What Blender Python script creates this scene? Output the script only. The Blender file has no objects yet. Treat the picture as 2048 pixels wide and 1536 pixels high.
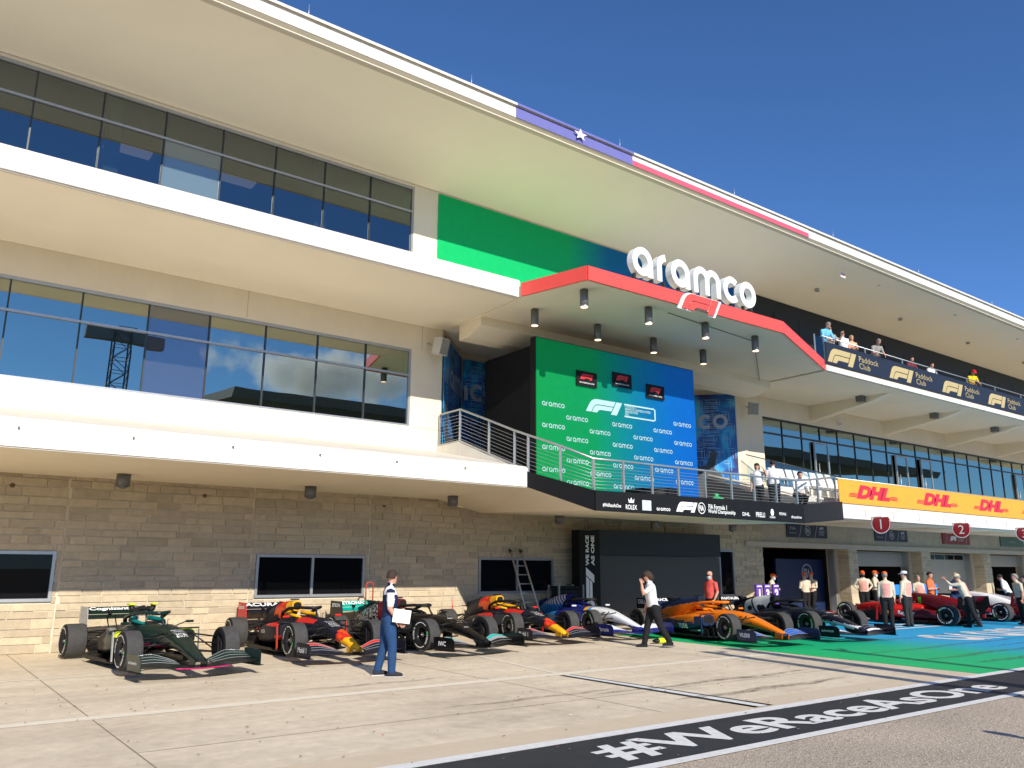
import bpy, bmesh, math, random
from mathutils import Vector, Matrix, noise as mnoise
from mathutils.bvhtree import BVHTree
R = math.radians
rnd = random.Random(7)
SC = bpy.context.scene
COL = SC.collection
# ------------------------------------------------------------------ camera, sky, sun, exposure
CAM_H = 1.85
cd = bpy.data.cameras.new('camera'); cam = bpy.data.objects.new('camera', cd); COL.objects.link(cam)
cd.sensor_width = 36.0; cd.lens = 1622.66 / 2048 * 36.0
cd.clip_start = 0.1; cd.clip_end = 5000
_pi, _ya, _ro = R(12.849), R(36.759), R(0.233)
_fw = Vector((math.sin(_ya) * math.cos(_pi), math.cos(_ya) * math.cos(_pi), math.sin(_pi)))
_r = Vector((math.cos(_ya), -math.sin(_ya), 0)); _u = _r.cross(_fw)
_r2 = math.cos(_ro) * _r + math.sin(_ro) * _u; _u2 = -math.sin(_ro) * _r + math.cos(_ro) * _u
mw = Matrix.Identity(4)
for i in range(3):
    mw[i][0] = _r2[i]; mw[i][1] = _u2[i]; mw[i][2] = -_fw[i]
mw[2][3] = CAM_H
cam.matrix_world = mw
SC.camera = cam
SUN_DIR = Vector((-0.19, -1.0, 0.57)).normalized()          # towards the sun
SUN_EL = math.asin(SUN_DIR.z); SUN_ROT = math.atan2(SUN_DIR.x, SUN_DIR.y)
world = bpy.data.worlds.new('World'); SC.world = world; world.use_nodes = True
wn = world.node_tree; wn.nodes.clear()
wo = wn.nodes.new('ShaderNodeOutputWorld'); wb = wn.nodes.new('ShaderNodeBackground')
sky = wn.nodes.new('ShaderNodeTexSky'); sky.sky_type = 'NISHITA'; sky.sun_disc = False
sky.sun_elevation = SUN_EL; sky.sun_rotation = SUN_ROT
sky.air_density = 1.0; sky.dust_density = 0.0; sky.ozone_density = 5.0; sky.altitude = 2500
wb.inputs['Strength'].default_value = 0.13
tint = wn.nodes.new('ShaderNodeMix'); tint.data_type = 'RGBA'; tint.blend_type = 'MULTIPLY'; tint.inputs[0].default_value = 1.0; tint.inputs[7].default_value = (0.60, 0.80, 0.97, 1)
wn.links.new(sky.outputs[0], tint.inputs[6]); wn.links.new(tint.outputs[2], wb.inputs[0]); wn.links.new(wb.outputs[0], wo.inputs[0])
sl = bpy.data.lights.new('sun', 'SUN'); sl.energy = 4.2; sl.angle = R(0.5); sl.color = (1.0, 0.915, 0.78)
so = bpy.data.objects.new('sun', sl); COL.objects.link(so)
so.rotation_euler = SUN_DIR.to_track_quat('Z', 'Y').to_euler(); so.location = (0, -30, 40)
SC.view_settings.view_transform = 'Standard'; SC.view_settings.look = 'None'
SC.view_settings.gamma = 1.0; SC.view_settings.exposure = 0.45; SC.view_settings.use_curve_mapping = False
SC.render.engine = 'CYCLES'
SC.cycles.use_denoising = True
SC.cycles.max_bounces = 6; SC.cycles.diffuse_bounces = 4; SC.cycles.glossy_bounces = 3
SC.cycles.transmission_bounces = 4; SC.cycles.transparent_max_bounces = 12
SC.cycles.caustics_reflective = False; SC.cycles.caustics_refractive = False
SC.cycles.sample_clamp_indirect = 6
SC.cycles.volume_bounces = 2; SC.cycles.volume_step_rate = 1.5; SC.cycles.volume_max_steps = 128

# ------------------------------------------------------------------ materials
MATS = {}
def _nodes(name):
    m = bpy.data.materials.new(name); m.use_nodes = True
    nt = m.node_tree; b = nt.nodes['Principled BSDF']
    return m, nt, b
def M(name, col=None, rough=0.55, metal=0.0, var=0.10, scale=3.0, bump=0.0, bscale=40.0, spec=0.5, coat=0.0, stain=0.0, island=0.0, emit=None, streak=0.0):
    if name in MATS: return MATS[name]
    m, nt, b = _nodes(name); N = nt.nodes; L = nt.links
    tc = N.new('ShaderNodeTexCoord')
    nz = N.new('ShaderNodeTexNoise'); nz.inputs['Scale'].default_value = scale; nz.inputs['Detail'].default_value = 6; nz.inputs['Roughness'].default_value = 0.62
    L.new(tc.outputs['Object'], nz.inputs['Vector'])
    rp = N.new('ShaderNodeValToRGB'); rp.color_ramp.elements[0].position = 0.25; rp.color_ramp.elements[1].position = 0.75
    c = col
    lo = tuple(max(0, x * (1 - var)) for x in c[:3]) + (1,); hi = tuple(min(1, x * (1 + var)) for x in c[:3]) + (1,)
    rp.color_ramp.elements[0].color = lo; rp.color_ramp.elements[1].color = hi
    L.new(nz.outputs['Fac'], rp.inputs[0]); out = rp.outputs[0]
    if stain:
        n2 = N.new('ShaderNodeTexNoise'); n2.inputs['Scale'].default_value = scale * 0.23; n2.inputs['Detail'].default_value = 8; n2.inputs['Roughness'].default_value = 0.7
        L.new(tc.outputs['Object'], n2.inputs['Vector'])
        r2 = N.new('ShaderNodeMapRange'); r2.inputs[1].default_value = 0.42; r2.inputs[2].default_value = 0.72; r2.inputs[3].default_value = 1.0; r2.inputs[4].default_value = 1.0 - stain
        L.new(n2.outputs['Fac'], r2.inputs[0])
        mx = N.new('ShaderNodeMix'); mx.data_type = 'RGBA'; mx.blend_type = 'MULTIPLY'; mx.inputs[0].default_value = 1.0
        L.new(out, mx.inputs[6]); L.new(r2.outputs[0], mx.inputs[7]); out = mx.outputs[2]
    if streak:
        mp = N.new('ShaderNodeMapping'); mp.inputs['Scale'].default_value = (2.2, 2.2, 0.16); L.new(tc.outputs['Object'], mp.inputs['Vector'])
        n5 = N.new('ShaderNodeTexNoise'); n5.inputs['Scale'].default_value = 2.0; n5.inputs['Detail'].default_value = 7; n5.inputs['Roughness'].default_value = 0.7; L.new(mp.outputs[0], n5.inputs['Vector'])
        r5 = N.new('ShaderNodeMapRange'); r5.inputs[1].default_value = 0.48; r5.inputs[2].default_value = 0.74; r5.inputs[3].default_value = 1.0; r5.inputs[4].default_value = 1.0 - streak; L.new(n5.outputs['Fac'], r5.inputs[0])
        mx = N.new('ShaderNodeMix'); mx.data_type = 'RGBA'; mx.blend_type = 'MULTIPLY'; mx.inputs[0].default_value = 1.0
        L.new(out, mx.inputs[6]); L.new(r5.outputs[0], mx.inputs[7]); out = mx.outputs[2]
    if island:
        g = N.new('ShaderNodeNewGeometry'); oi = N.new('ShaderNodeObjectInfo')
        ad = N.new('ShaderNodeMath'); ad.operation = 'ADD'; L.new(g.outputs['Random Per Island'], ad.inputs[0]); L.new(oi.outputs['Random'], ad.inputs[1])
        fr = N.new('ShaderNodeMath'); fr.operation = 'FRACT'; L.new(ad.outputs[0], fr.inputs[0])
        cr = N.new('ShaderNodeValToRGB'); e = cr.color_ramp.elements
        e[0].color = (1 - island * 1.1, 1 - island * 1.15, 1 - island * 1.2, 1); e[1].color = (1.0, 0.985, 0.94, 1)
        k = e.new(0.45); k.color = (1 - island * 0.35, 1 - island * 0.38, 1 - island * 0.45, 1)
        L.new(fr.outputs[0], cr.inputs[0])
        mx = N.new('ShaderNodeMix'); mx.data_type = 'RGBA'; mx.blend_type = 'MULTIPLY'; mx.inputs[0].default_value = 1.0
        L.new(out, mx.inputs[6]); L.new(cr.outputs[0], mx.inputs[7]); out = mx.outputs[2]
    L.new(out, b.inputs['Base Color'])
    b.inputs['Metallic'].default_value = metal
    rr = N.new('ShaderNodeMapRange'); rr.inputs[3].default_value = max(0.02, rough * 0.85); rr.inputs[4].default_value = min(1, rough * 1.15)
    L.new(nz.outputs['Fac'], rr.inputs[0]); L.new(rr.outputs[0], b.inputs['Roughness'])
    b.inputs['Specular IOR Level'].default_value = spec
    if coat:
        b.inputs['Coat Weight'].default_value = coat; b.inputs['Coat Roughness'].default_value = 0.06
    if bump:
        nb = N.new('ShaderNodeTexNoise'); nb.inputs['Scale'].default_value = bscale; nb.inputs['Detail'].default_value = 5
        L.new(tc.outputs['Object'], nb.inputs['Vector'])
        bp = N.new('ShaderNodeBump'); bp.inputs['Strength'].default_value = bump; bp.inputs['Distance'].default_value = 0.02
        L.new(nb.outputs['Fac'], bp.inputs['Height']); L.new(bp.outputs[0], b.inputs['Normal'])
    if emit:
        b.inputs['Emission Color'].default_value = (*emit[:3], 1); b.inputs['Emission Strength'].default_value = emit[3]
    MATS[name] = m; return m

def glass(name, tint, fac, see=(0.3, 0.35, 0.35), body=None, rough=0.0):
    """coated window glass: mirror part over what lies behind (or over a solid panel)"""
    if name in MATS: return MATS[name]
    m = bpy.data.materials.new(name); m.use_nodes = True; nt = m.node_tree; N = nt.nodes; L = nt.links; N.clear()
    o = N.new('ShaderNodeOutputMaterial'); mx = N.new('ShaderNodeMixShader'); gl = N.new('ShaderNodeBsdfGlossy')
    gl.inputs['Color'].default_value = (*tint, 1); gl.inputs['Roughness'].default_value = rough
    tc = N.new('ShaderNodeTexCoord'); nz = N.new('ShaderNodeTexNoise'); nz.inputs['Scale'].default_value = 0.9; nz.inputs['Detail'].default_value = 1
    L.new(tc.outputs['Object'], nz.inputs['Vector'])
    bp = N.new('ShaderNodeBump'); bp.inputs['Strength'].default_value = 0.025; bp.inputs['Distance'].default_value = 0.03
    L.new(nz.outputs['Fac'], bp.inputs['Height']); L.new(bp.outputs[0], gl.inputs['Normal'])
    if body is None:
        tr = N.new('ShaderNodeBsdfTransparent'); tr.inputs[0].default_value = (*see, 1)
    else:
        tr = N.new('ShaderNodeBsdfDiffuse'); tr.inputs[0].default_value = (*body, 1)
    fr = N.new('ShaderNodeFresnel'); fr.inputs[0].default_value = 1.5
    ad = N.new('ShaderNodeMath'); ad.operation = 'ADD'; ad.use_clamp = True; ad.inputs[1].default_value = fac
    L.new(fr.outputs[0], ad.inputs[0]); L.new(ad.outputs[0], mx.inputs[0])
    L.new(tr.outputs[0], mx.inputs[1]); L.new(gl.outputs[0], mx.inputs[2]); L.new(mx.outputs[0], o.inputs[0])
    MATS[name] = m; return m

def gradient_mat(name, stops, axis=0, rough=0.5, lines=0.0, emit=0.0, nz=0.0, nzs=1.0, line_axis=2, bump=0.0):
    """colour bands along one object axis: stops = [(coordinate, colour)]"""
    m, nt, b = _nodes(name); N = nt.nodes; L = nt.links
    tc = N.new('ShaderNodeTexCoord'); sp = N.new('ShaderNodeSeparateXYZ'); L.new(tc.outputs['Object'], sp.inputs[0])
    v = sp.outputs[axis]
    n1 = N.new('ShaderNodeTexNoise'); n1.inputs['Scale'].default_value = nzs; n1.inputs['Detail'].default_value = 5; L.new(tc.outputs['Object'], n1.inputs['Vector'])
    if nz:
        ma = N.new('ShaderNodeMath'); ma.operation = 'MULTIPLY_ADD'; ma.inputs[1].default_value = nz; L.new(n1.outputs['Fac'], ma.inputs[0]); L.new(v, ma.inputs[2]); v = ma.outputs[0]
    a0, a1 = stops[0][0], stops[-1][0]
    mr = N.new('ShaderNodeMapRange'); mr.inputs[1].default_value = a0; mr.inputs[2].default_value = a1; L.new(v, mr.inputs[0])
    cr = N.new('ShaderNodeValToRGB'); e = cr.color_ramp.elements
    for i, (p, c) in enumerate(stops):
        t = (p - a0) / (a1 - a0)
        el = e[0] if i == 0 else (e[-1] if i == len(stops) - 1 else e.new(t))
        el.position = t; el.color = (*c, 1)
    L.new(mr.outputs[0], cr.inputs[0]); out = cr.outputs[0]
    mxv = N.new('ShaderNodeMix'); mxv.data_type = 'RGBA'; mxv.blend_type = 'MULTIPLY'; mxv.inputs[0].default_value = 1
    r3 = N.new('ShaderNodeMapRange'); r3.inputs[3].default_value = 0.86; r3.inputs[4].default_value = 1.08
    n3 = N.new('ShaderNodeTexNoise'); n3.inputs['Scale'].default_value = 4; n3.inputs['Detail'].default_value = 7; L.new(tc.outputs['Object'], n3.inputs['Vector'])
    L.new(n3.outputs['Fac'], r3.inputs[0]); L.new(out, mxv.inputs[6]); L.new(r3.outputs[0], mxv.inputs[7]); out = mxv.outputs[2]
    if lines:
        wv = N.new('ShaderNodeTexWave'); wv.wave_type = 'BANDS'; wv.bands_direction = 'XYZ'[line_axis]; wv.inputs['Scale'].default_value = 9.0; wv.inputs['Distortion'].default_value = 0.4
        L.new(tc.outputs['Object'], wv.inputs['Vector'])
        r4 = N.new('ShaderNodeMapRange'); r4.inputs[3].default_value = 1 - lines; r4.inputs[4].default_value = 1.0; L.new(wv.outputs['Fac'], r4.inputs[0])
        m4 = N.new('ShaderNodeMix'); m4.data_type = 'RGBA'; m4.blend_type = 'MULTIPLY'; m4.inputs[0].default_value = 1
        L.new(out, m4.inputs[6]); L.new(r4.outputs[0], m4.inputs[7]); out = m4.outputs[2]
    L.new(out, b.inputs['Base Color']); b.inputs['Roughness'].default_value = rough; b.inputs['Specular IOR Level'].default_value = 0.18
    if emit:
        L.new(out, b.inputs['Emission Color']); b.inputs['Emission Strength'].default_value = emit
    MATS[name] = m; return m

# ------------------------------------------------------------------ mesh builder
class MB:
    def __init__(s): s.v = []; s.f = []; s.m = []; s.sm = []
    def add(s, verts, faces, mi=0, smooth=False):
        o = len(s.v); s.v += [tuple(v) for v in verts]
        for f in faces: s.f.append(tuple(i + o for i in f)); s.m.append(mi); s.sm.append(smooth)
        return s
    def box(s, x0, x1, y0, y1, z0, z1, mi=0, b=0.0):
        if b <= 0:
            v = [(x, y, z) for x in (x0, x1) for y in (y0, y1) for z in (z0, z1)]
            return s.add(v, [(0, 1, 3, 2), (4, 6, 7, 5), (0, 4, 5, 1), (2, 3, 7, 6), (0, 2, 6, 4), (1, 5, 7, 3)], mi)
        # chamfered box
        X, Y, Z = (x0, x1), (y0, y1), (z0, z1); sg = (1, -1); vs = []; idx = {}
        for i in (0, 1):
            for j in (0, 1):
                for k in (0, 1):
                    c = (X[i], Y[j], Z[k]); d = (sg[i] * b, sg[j] * b, sg[k] * b)
                    for a in range(3):
                        p = list(c)
                        for q in range(3):
                            if q != a: p[q] += d[q]
                        idx[(i, j, k, a)] = len(vs); vs.append(p)
        F = []
        for i in (0, 1):
            q = [idx[(i, j, k, 0)] for j, k in ((0, 0), (1, 0), (1, 1), (0, 1))]; F.append(q if i else q[::-1])
            q = [idx[(j, i, k, 1)] for j, k in ((0, 0), (1, 0), (1, 1), (0, 1))]; F.append(q[::-1] if i else q)
            q = [idx[(j, k, i, 2)] for j, k in ((0, 0), (1, 0), (1, 1), (0, 1))]; F.append(q if i else q[::-1])
        for i in (0, 1):
            for j in (0, 1):
                q = [idx[(i, j, 0, 0)], idx[(i, j, 1, 0)], idx[(i, j, 1, 1)], idx[(i, j, 0, 1)]]; F.append(q)
                q = [idx[(i, 0, j, 0)], idx[(i, 1, j, 0)], idx[(i, 1, j, 2)], idx[(i, 0, j, 2)]]; F.append(q)
                q = [idx[(0, i, j, 1)], idx[(1, i, j, 1)], idx[(1, i, j, 2)], idx[(0, i, j, 2)]]; F.append(q)
                for k in (0, 1): F.append([idx[(i, j, k, a)] for a in range(3)])
        F2 = []
        for f in F:
            d = []
            for q in f:
                if q not in d: d.append(q)
            if len(d) > 2: F2.append(d)
        return s.add(vs, F2, mi)
    def quad(s, a, b, c, d, mi=0): return s.add([a, b, c, d], [(0, 1, 2, 3)], mi)
    def poly(s, pts, mi=0): return s.add(pts, [tuple(range(len(pts)))], mi)
    def prism(s, poly, fn, h0, h1, mi=0):
        """poly: 2D points; fn(u, v, h) -> xyz"""
        n = len(poly); v = [fn(p[0], p[1], h0) for p in poly] + [fn(p[0], p[1], h1) for p in poly]
        F = [tuple(range(n))[::-1], tuple(range(n, 2 * n))] + [(i, (i + 1) % n, n + (i + 1) % n, n + i) for i in range(n)]
        return s.add(v, F, mi)
    def xprof(s, prof, x0, x1, mi=0): return s.prism(prof, lambda y, z, x: (x, y, z), x0, x1, mi)
    def plan(s, poly, z0, z1, mi=0): return s.prism(poly, lambda x, y, z: (x, y, z), z0, z1, mi)
    def tube(s, path, r, n=8, mi=0, cap=True, smooth=True):
        P = [Vector(p) for p in path]; rr = r if isinstance(r, (list, tuple)) else [r] * len(P)
        vs = []; prev = None
        for i, p in enumerate(P):
            if i == 0: d = P[1] - p
            elif i == len(P) - 1: d = p - P[i - 1]
            else: d = (P[i + 1] - p).normalized() + (p - P[i - 1]).normalized()
            d = d.normalized() if d.length > 1e-9 else Vector((0, 0, 1))
            if prev is None:
                a = d.orthogonal().normalized()
            else:
                a = (prev - d * prev.dot(d)); a = a.normalized() if a.length > 1e-6 else d.orthogonal().normalized()
            prev = a; bb = d.cross(a)
            for k in range(n):
                t = 2 * math.pi * k / n
                vs.append(p + (a * math.cos(t) + bb * math.sin(t)) * rr[i])
        F = []
        for i in range(len(P) - 1):
            for k in range(n):
                F.append((i * n + k, i * n + (k + 1) % n, (i + 1) * n + (k + 1) % n, (i + 1) * n + k))
        s.add(vs, F, mi, smooth)
        if cap:
            o = len(s.v) - len(vs)
            s.f.append(tuple(o + k for k in range(n))[::-1]); s.m.append(mi); s.sm.append(False)
            s.f.append(tuple(o + (len(P) - 1) * n + k for k in range(n))); s.m.append(mi); s.sm.append(False)
        return s
    def rings(s, rings, mi=0, cap=True, smooth=True, fn=None, closed=True):
        """rings of equal point count; fn(centre) -> material index"""
        n = len(rings[0]); o = len(s.v)
        for r in rings: s.v += [tuple(p) for p in r]
        rng = range(n) if closed else range(n - 1)
        for i in range(len(rings) - 1):
            for k in rng:
                f = (o + i * n + k, o + i * n + (k + 1) % n, o + (i + 1) * n + (k + 1) % n, o + (i + 1) * n + k)
                mm = mi
                if fn:
                    c = [sum(s.v[q][t] for q in f) / 4 for t in range(3)]; mm = fn(*c)
                s.f.append(f); s.m.append(mm); s.sm.append(smooth)
        if cap and closed:
            for i, rev in ((0, True), (len(rings) - 1, False)):
                f = tuple(o + i * n + k for k in range(n)); s.f.append(f[::-1] if rev else f)
                c = [sum(s.v[q][t] for q in f) / n for t in range(3)]
                s.m.append(fn(*c) if fn else mi); s.sm.append(False)
        return s
    def build(s, name, mats, parent=None, fix=True):
        me = bpy.data.meshes.new(name); me.from_pydata(s.v, [], s.f)
        if not isinstance(mats, (list, tuple)): mats = [mats]
        for m in mats: me.materials.append(m)
        me.polygons.foreach_set('material_index', s.m); me.polygons.foreach_set('use_smooth', s.sm)
        if fix:
            bm = bmesh.new(); bm.from_mesh(me); bmesh.ops.recalc_face_normals(bm, faces=bm.faces); bm.to_mesh(me); bm.free()
        me.update()
        return link(name, me, parent)
def link(name, me, parent=None, mat4=None):
    o = bpy.data.objects.new(name, me); COL.objects.link(o)
    if parent is not None: o.parent = parent
    if mat4 is not None: o.matrix_local = mat4
    return o
def tag(o, label=None, cat=None, group=None, kind=None):
    if label: o['label'] = label
    if cat: o['category'] = cat
    if group: o['group'] = group
    if kind: o['kind'] = kind
    return o
def empty(name, loc=(0, 0, 0), rz=0.0, sc=1.0):
    o = bpy.data.objects.new(name, None); COL.objects.link(o); o.location = loc; o.rotation_euler = (0, 0, rz); o.scale = (sc, sc, sc); o.empty_display_size = 0.1
    return o
def frame(o, x, y):
    """4x4 with columns x, y, x cross y at origin o"""
    x = Vector(x).normalized(); y = Vector(y); y = (y - x * y.dot(x)).normalized(); z = x.cross(y)
    m = Matrix.Identity(4)
    for i in range(3): m[i][0] = x[i]; m[i][1] = y[i]; m[i][2] = z[i]; m[i][3] = o[i]
    return m
# ------------------------------------------------------------------ lettering
TS = bpy.data.scenes.new('lettering_bench')
TXT = {}
def text_geo(body, bold=0.0, extrude=0.0, shear=0.0, spacing=1.0):
    k = (body, bold, extrude, shear, spacing)
    if k in TXT: return TXT[k]
    c = bpy.data.curves.new('t', 'FONT'); c.body = body; c.size = 1.0; c.offset = bold; c.extrude = extrude; c.shear = shear; c.space_character = spacing
    c.resolution_u = 4; c.fill_mode = 'BOTH'; c.space_line = 0.85
    o = bpy.data.objects.new('t', c); TS.collection.objects.link(o)
    vl = TS.view_layers[0]; vl.update(); dg = vl.depsgraph
    me = o.evaluated_get(dg).to_mesh()
    V = [tuple(v.co) for v in me.vertices]; F = [tuple(p.vertices) for p in me.polygons]
    o.evaluated_get(dg).to_mesh_clear()
    bpy.data.objects.remove(o); bpy.data.curves.remove(c)
    xs = [v[0] for v in V]; ys = [v[1] for v in V]
    TXT[k] = (V, F, min(xs), max(xs), min(ys), max(ys)); return TXT[k]
def text_mb(body, w=None, h=None, bold=0.0, extrude=0.0, shear=0.0, spacing=1.0, align='c'):
    """lettering scaled to width w and/or height h, centred on the origin (or left aligned)"""
    V, F, x0, x1, y0, y1 = text_geo(body, bold, extrude, shear, spacing)
    sx = w / (x1 - x0) if w else None; sy = h / (y1 - y0) if h else None
    sx = sx or sy; sy = sy or sx
    cx = x0 if align == 'l' else (x0 + x1) / 2; cy = (y0 + y1) / 2
    mb = MB(); mb.add([((x - cx) * sx, (y - cy) * sy, z * (1 if extrude == 0 else sx)) for x, y, z in V], F); return mb
def text(body, mat, o, x, y, w=None, h=None, parent=None, name='lettering', **kw):
    mb = text_mb(body, w, h, **kw); m = frame(o, x, y)
    mb.v = [tuple(m @ Vector(v)) for v in mb.v]
    o_ = mb.build(name, mat, parent, fix=False)
    if len(body) > 1: o_['kind'] = 'stuff'
    return o_
def xf(mb, m):
    mb.v = [tuple(m @ Vector(v)) for v in mb.v]; return mb
# stroke-built rounded wordmark "aramco" (x height 1)
def _arc(cx, cy, r, a0, a1, n=14): return [(cx + r * math.cos(R(a0 + (a1 - a0) * i / n)), cy + r * math.sin(R(a0 + (a1 - a0) * i / n))) for i in range(n + 1)]
def _stroke(path, t, closed=False):
    out = []; inn = []; n = len(path)
    for i, p in enumerate(path):
        a = path[(i - 1) % n] if (closed or i > 0) else p; b = path[(i + 1) % n] if (closed or i < n - 1) else p
        d = Vector((b[0] - a[0], b[1] - a[1])).normalized(); nrm = Vector((-d.y, d.x))
        out.append((p[0] + nrm.x * t / 2, p[1] + nrm.y * t / 2)); inn.append((p[0] - nrm.x * t / 2, p[1] - nrm.y * t / 2))
    return out, inn
def aramco_strokes(t=0.25):
    r = 0.5 - t / 2; S = []; x = 0.0
    def ring(x): return [(x + 0.5 + r * math.cos(R(a)), 0.5 + r * math.sin(R(a))) for a in range(0, 360, 15)]
    def a(x): S.append((ring(x), True)); S.append(([(x + 1 - t / 2, 0.5), (x + 1 - t / 2, 0)], False))
    a(0); x = 1.22
    S.append(([(x + t / 2, 0), (x + t / 2, 0.5)] + _arc(x + t / 2 + 0.36, 0.5, 0.375, 180, 96, 8), False)); x += 0.72
    a(x); x += 1.2
    S.append(([(x + t / 2, 0), (x + t / 2, 0.55)] + _arc(x + t / 2 + 0.32, 0.555, 0.32, 180, 0, 12) + [(x + t / 2 + 0.64, 0)], False))
    S.append((_arc(x + t / 2 + 0.96, 0.555, 0.32, 180, 0, 12) + [(x + t / 2 + 1.28, 0)], False)); x += 1.28 + t + 0.16
    S.append((_arc(x + 0.5, 0.5, r, 45, 315, 18), False)); x += 0.98
    S.append((ring(x), True)); x += 1.0
    return S, x
def aramco_mb(width, depth=0.0, t=0.25, letters=False):
    S, W = aramco_strokes(t); k = width / W; mbs = []
    cur = MB()
    for i, (path, closed) in enumerate(S):
        o, n = _stroke(path, t, closed); m = len(path); e = 0.0 if depth == 0 else 0.0
        z1 = 0.0015 * (i % 2) if depth == 0 else depth + 0.004 * (i % 2); z0 = 0.0 if depth else None
        P = lambda p, z: (p[0] * k - width / 2, p[1] * k, z)
        fr = [P(p, z1) for p in o] + [P(p, z1) for p in n]
        F = []; cnt = m if closed else m - 1
        for j in range(cnt): j2 = (j + 1) % m; F.append((j, j2, m + j2, m + j))
        if depth:
            bk = [P(p, 0.0 - 0.004 * (i % 2)) for p in o] + [P(p, 0.0 - 0.004 * (i % 2)) for p in n]; q = len(fr); fr = fr + bk
            for j in range(cnt):
                j2 = (j + 1) % m
                F += [(q + j, q + m + j, q + m + j2, q + j2), (j, q + j, q + j2, j2), (m + j, m + j2, q + m + j2, q + m + j)]
            if not closed: F += [(0, m, q + m, q), (m - 1, q + m - 1, q + 2 * m - 1, 2 * m - 1)]
        cur.add(fr, F)
        if letters and i in (1, 2, 4, 6, 7, 8): mbs.append(cur); cur = MB()
    return mbs if letters else cur
# slanted speed logo (two bands and a bar): three polygons, height 1
def speed_logo_polys(sh=0.5):
    A = [(0, 0), (0, 0.66), (0.06, 0.84), (0.18, 0.95), (0.36, 1), (1.98, 1), (1.98, 0.62), (0.66, 0.62), (0.52, 0.57), (0.45, 0.46), (0.43, 0)]
    B = [(0.49, 0), (0.50, 0.42), (0.56, 0.52), (0.70, 0.56), (1.98, 0.56), (1.98, 0.24), (1.06, 0.24), (0.95, 0.18), (0.90, 0)]
    C = [(2.05, 0), (2.05, 1), (2.55, 1), (2.55, 0)]
    return [[(x + sh * y, y) for x, y in p] for p in (A, B, C)]
def speed_logo(mat, o, x, y, h, parent=None, name='emblem', depth=0.0, sx=1.0):
    mb = MB(); W = 2.55 + 0.5
    for p in speed_logo_polys():
        q = [((u - W / 2) * h * sx, (v - 0.5) * h) for u, v in p]
        if depth: mb.prism(q, lambda u, v, w: (u, v, w), 0, depth)
        else: mb.poly([(u, v, 0) for u, v in q])
    m = frame(o, x, y); xf(mb, m)
    return mb.build(name, mat, parent, fix=bool(depth))
# ================================================================== setting and building
YW = 21.24                      # plane of the pit building's front wall
XL, XR = -7.0, 84.0             # building ends
c_stucco = M('cream_stucco', (0.80, 0.71, 0.55), 0.75, var=0.05, scale=0.9, bump=0.12, bscale=60, stain=0.08, streak=0.025)
c_white = M('white_fascia_paint', (0.74, 0.705, 0.635), 0.6, var=0.05, scale=1.2, stain=0.10, streak=0.10)
c_soffit = M('soffit_render', (0.90, 0.81, 0.63), 0.8, var=0.04, scale=0.5, bump=0.08, bscale=30, stain=0.06)
c_stone = M('limestone_block', (0.55, 0.465, 0.338), 0.85, var=0.15, scale=7, bump=0.6, bscale=28, island=0.24)
c_mortar = M('mortar', (0.66, 0.59, 0.455), 0.9, var=0.08, scale=9)
c_frame = M('aluminium_frame', (0.42, 0.43, 0.44), 0.35, metal=0.6, var=0.06)
c_dkframe = M('dark_mullion', (0.025, 0.03, 0.032), 0.4, var=0.1)
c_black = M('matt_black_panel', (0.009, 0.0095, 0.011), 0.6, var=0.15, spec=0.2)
c_steel = M('galvanised_rail', (0.45, 0.47, 0.48), 0.4, metal=0.7, var=0.08)
c_lamp = M('grey_lamp_body', (0.16, 0.165, 0.17), 0.45, metal=0.4, var=0.08)
c_dkwall = M('charcoal_cladding', (0.02, 0.022, 0.022), 0.5, var=0.2, spec=0.25)
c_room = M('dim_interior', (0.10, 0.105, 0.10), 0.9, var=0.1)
c_red = M('coral_red_paint', (0.80, 0.082, 0.068), 0.45, var=0.04)
c_txtw = M('white_print', (0.82, 0.83, 0.84), 0.5, var=0.03)
g_sky = glass('coated_window_glass', (0.64, 0.70, 0.60), 0.50, (0.16, 0.20, 0.20))
g_dark = glass('tinted_window_glass', (0.50, 0.58, 0.60), 0.27, (0.22, 0.25, 0.24))
g_panel = glass('grey_spandrel_glass', (0.6, 0.66, 0.7), 0.28, body=(0.045, 0.044, 0.05))
g_pale = glass('pale_blind_glass', (0.6, 0.66, 0.7), 0.22, body=(0.13, 0.19, 0.21))
g_shop = glass('dark_ground_window_glass', (0.25, 0.27, 0.28), 0.0, body=(0.006, 0.006, 0.008))
g_clear = glass('clear_guard_glass', (0.8, 0.85, 0.85), 0.06, (0.80, 0.86, 0.84))

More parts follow.
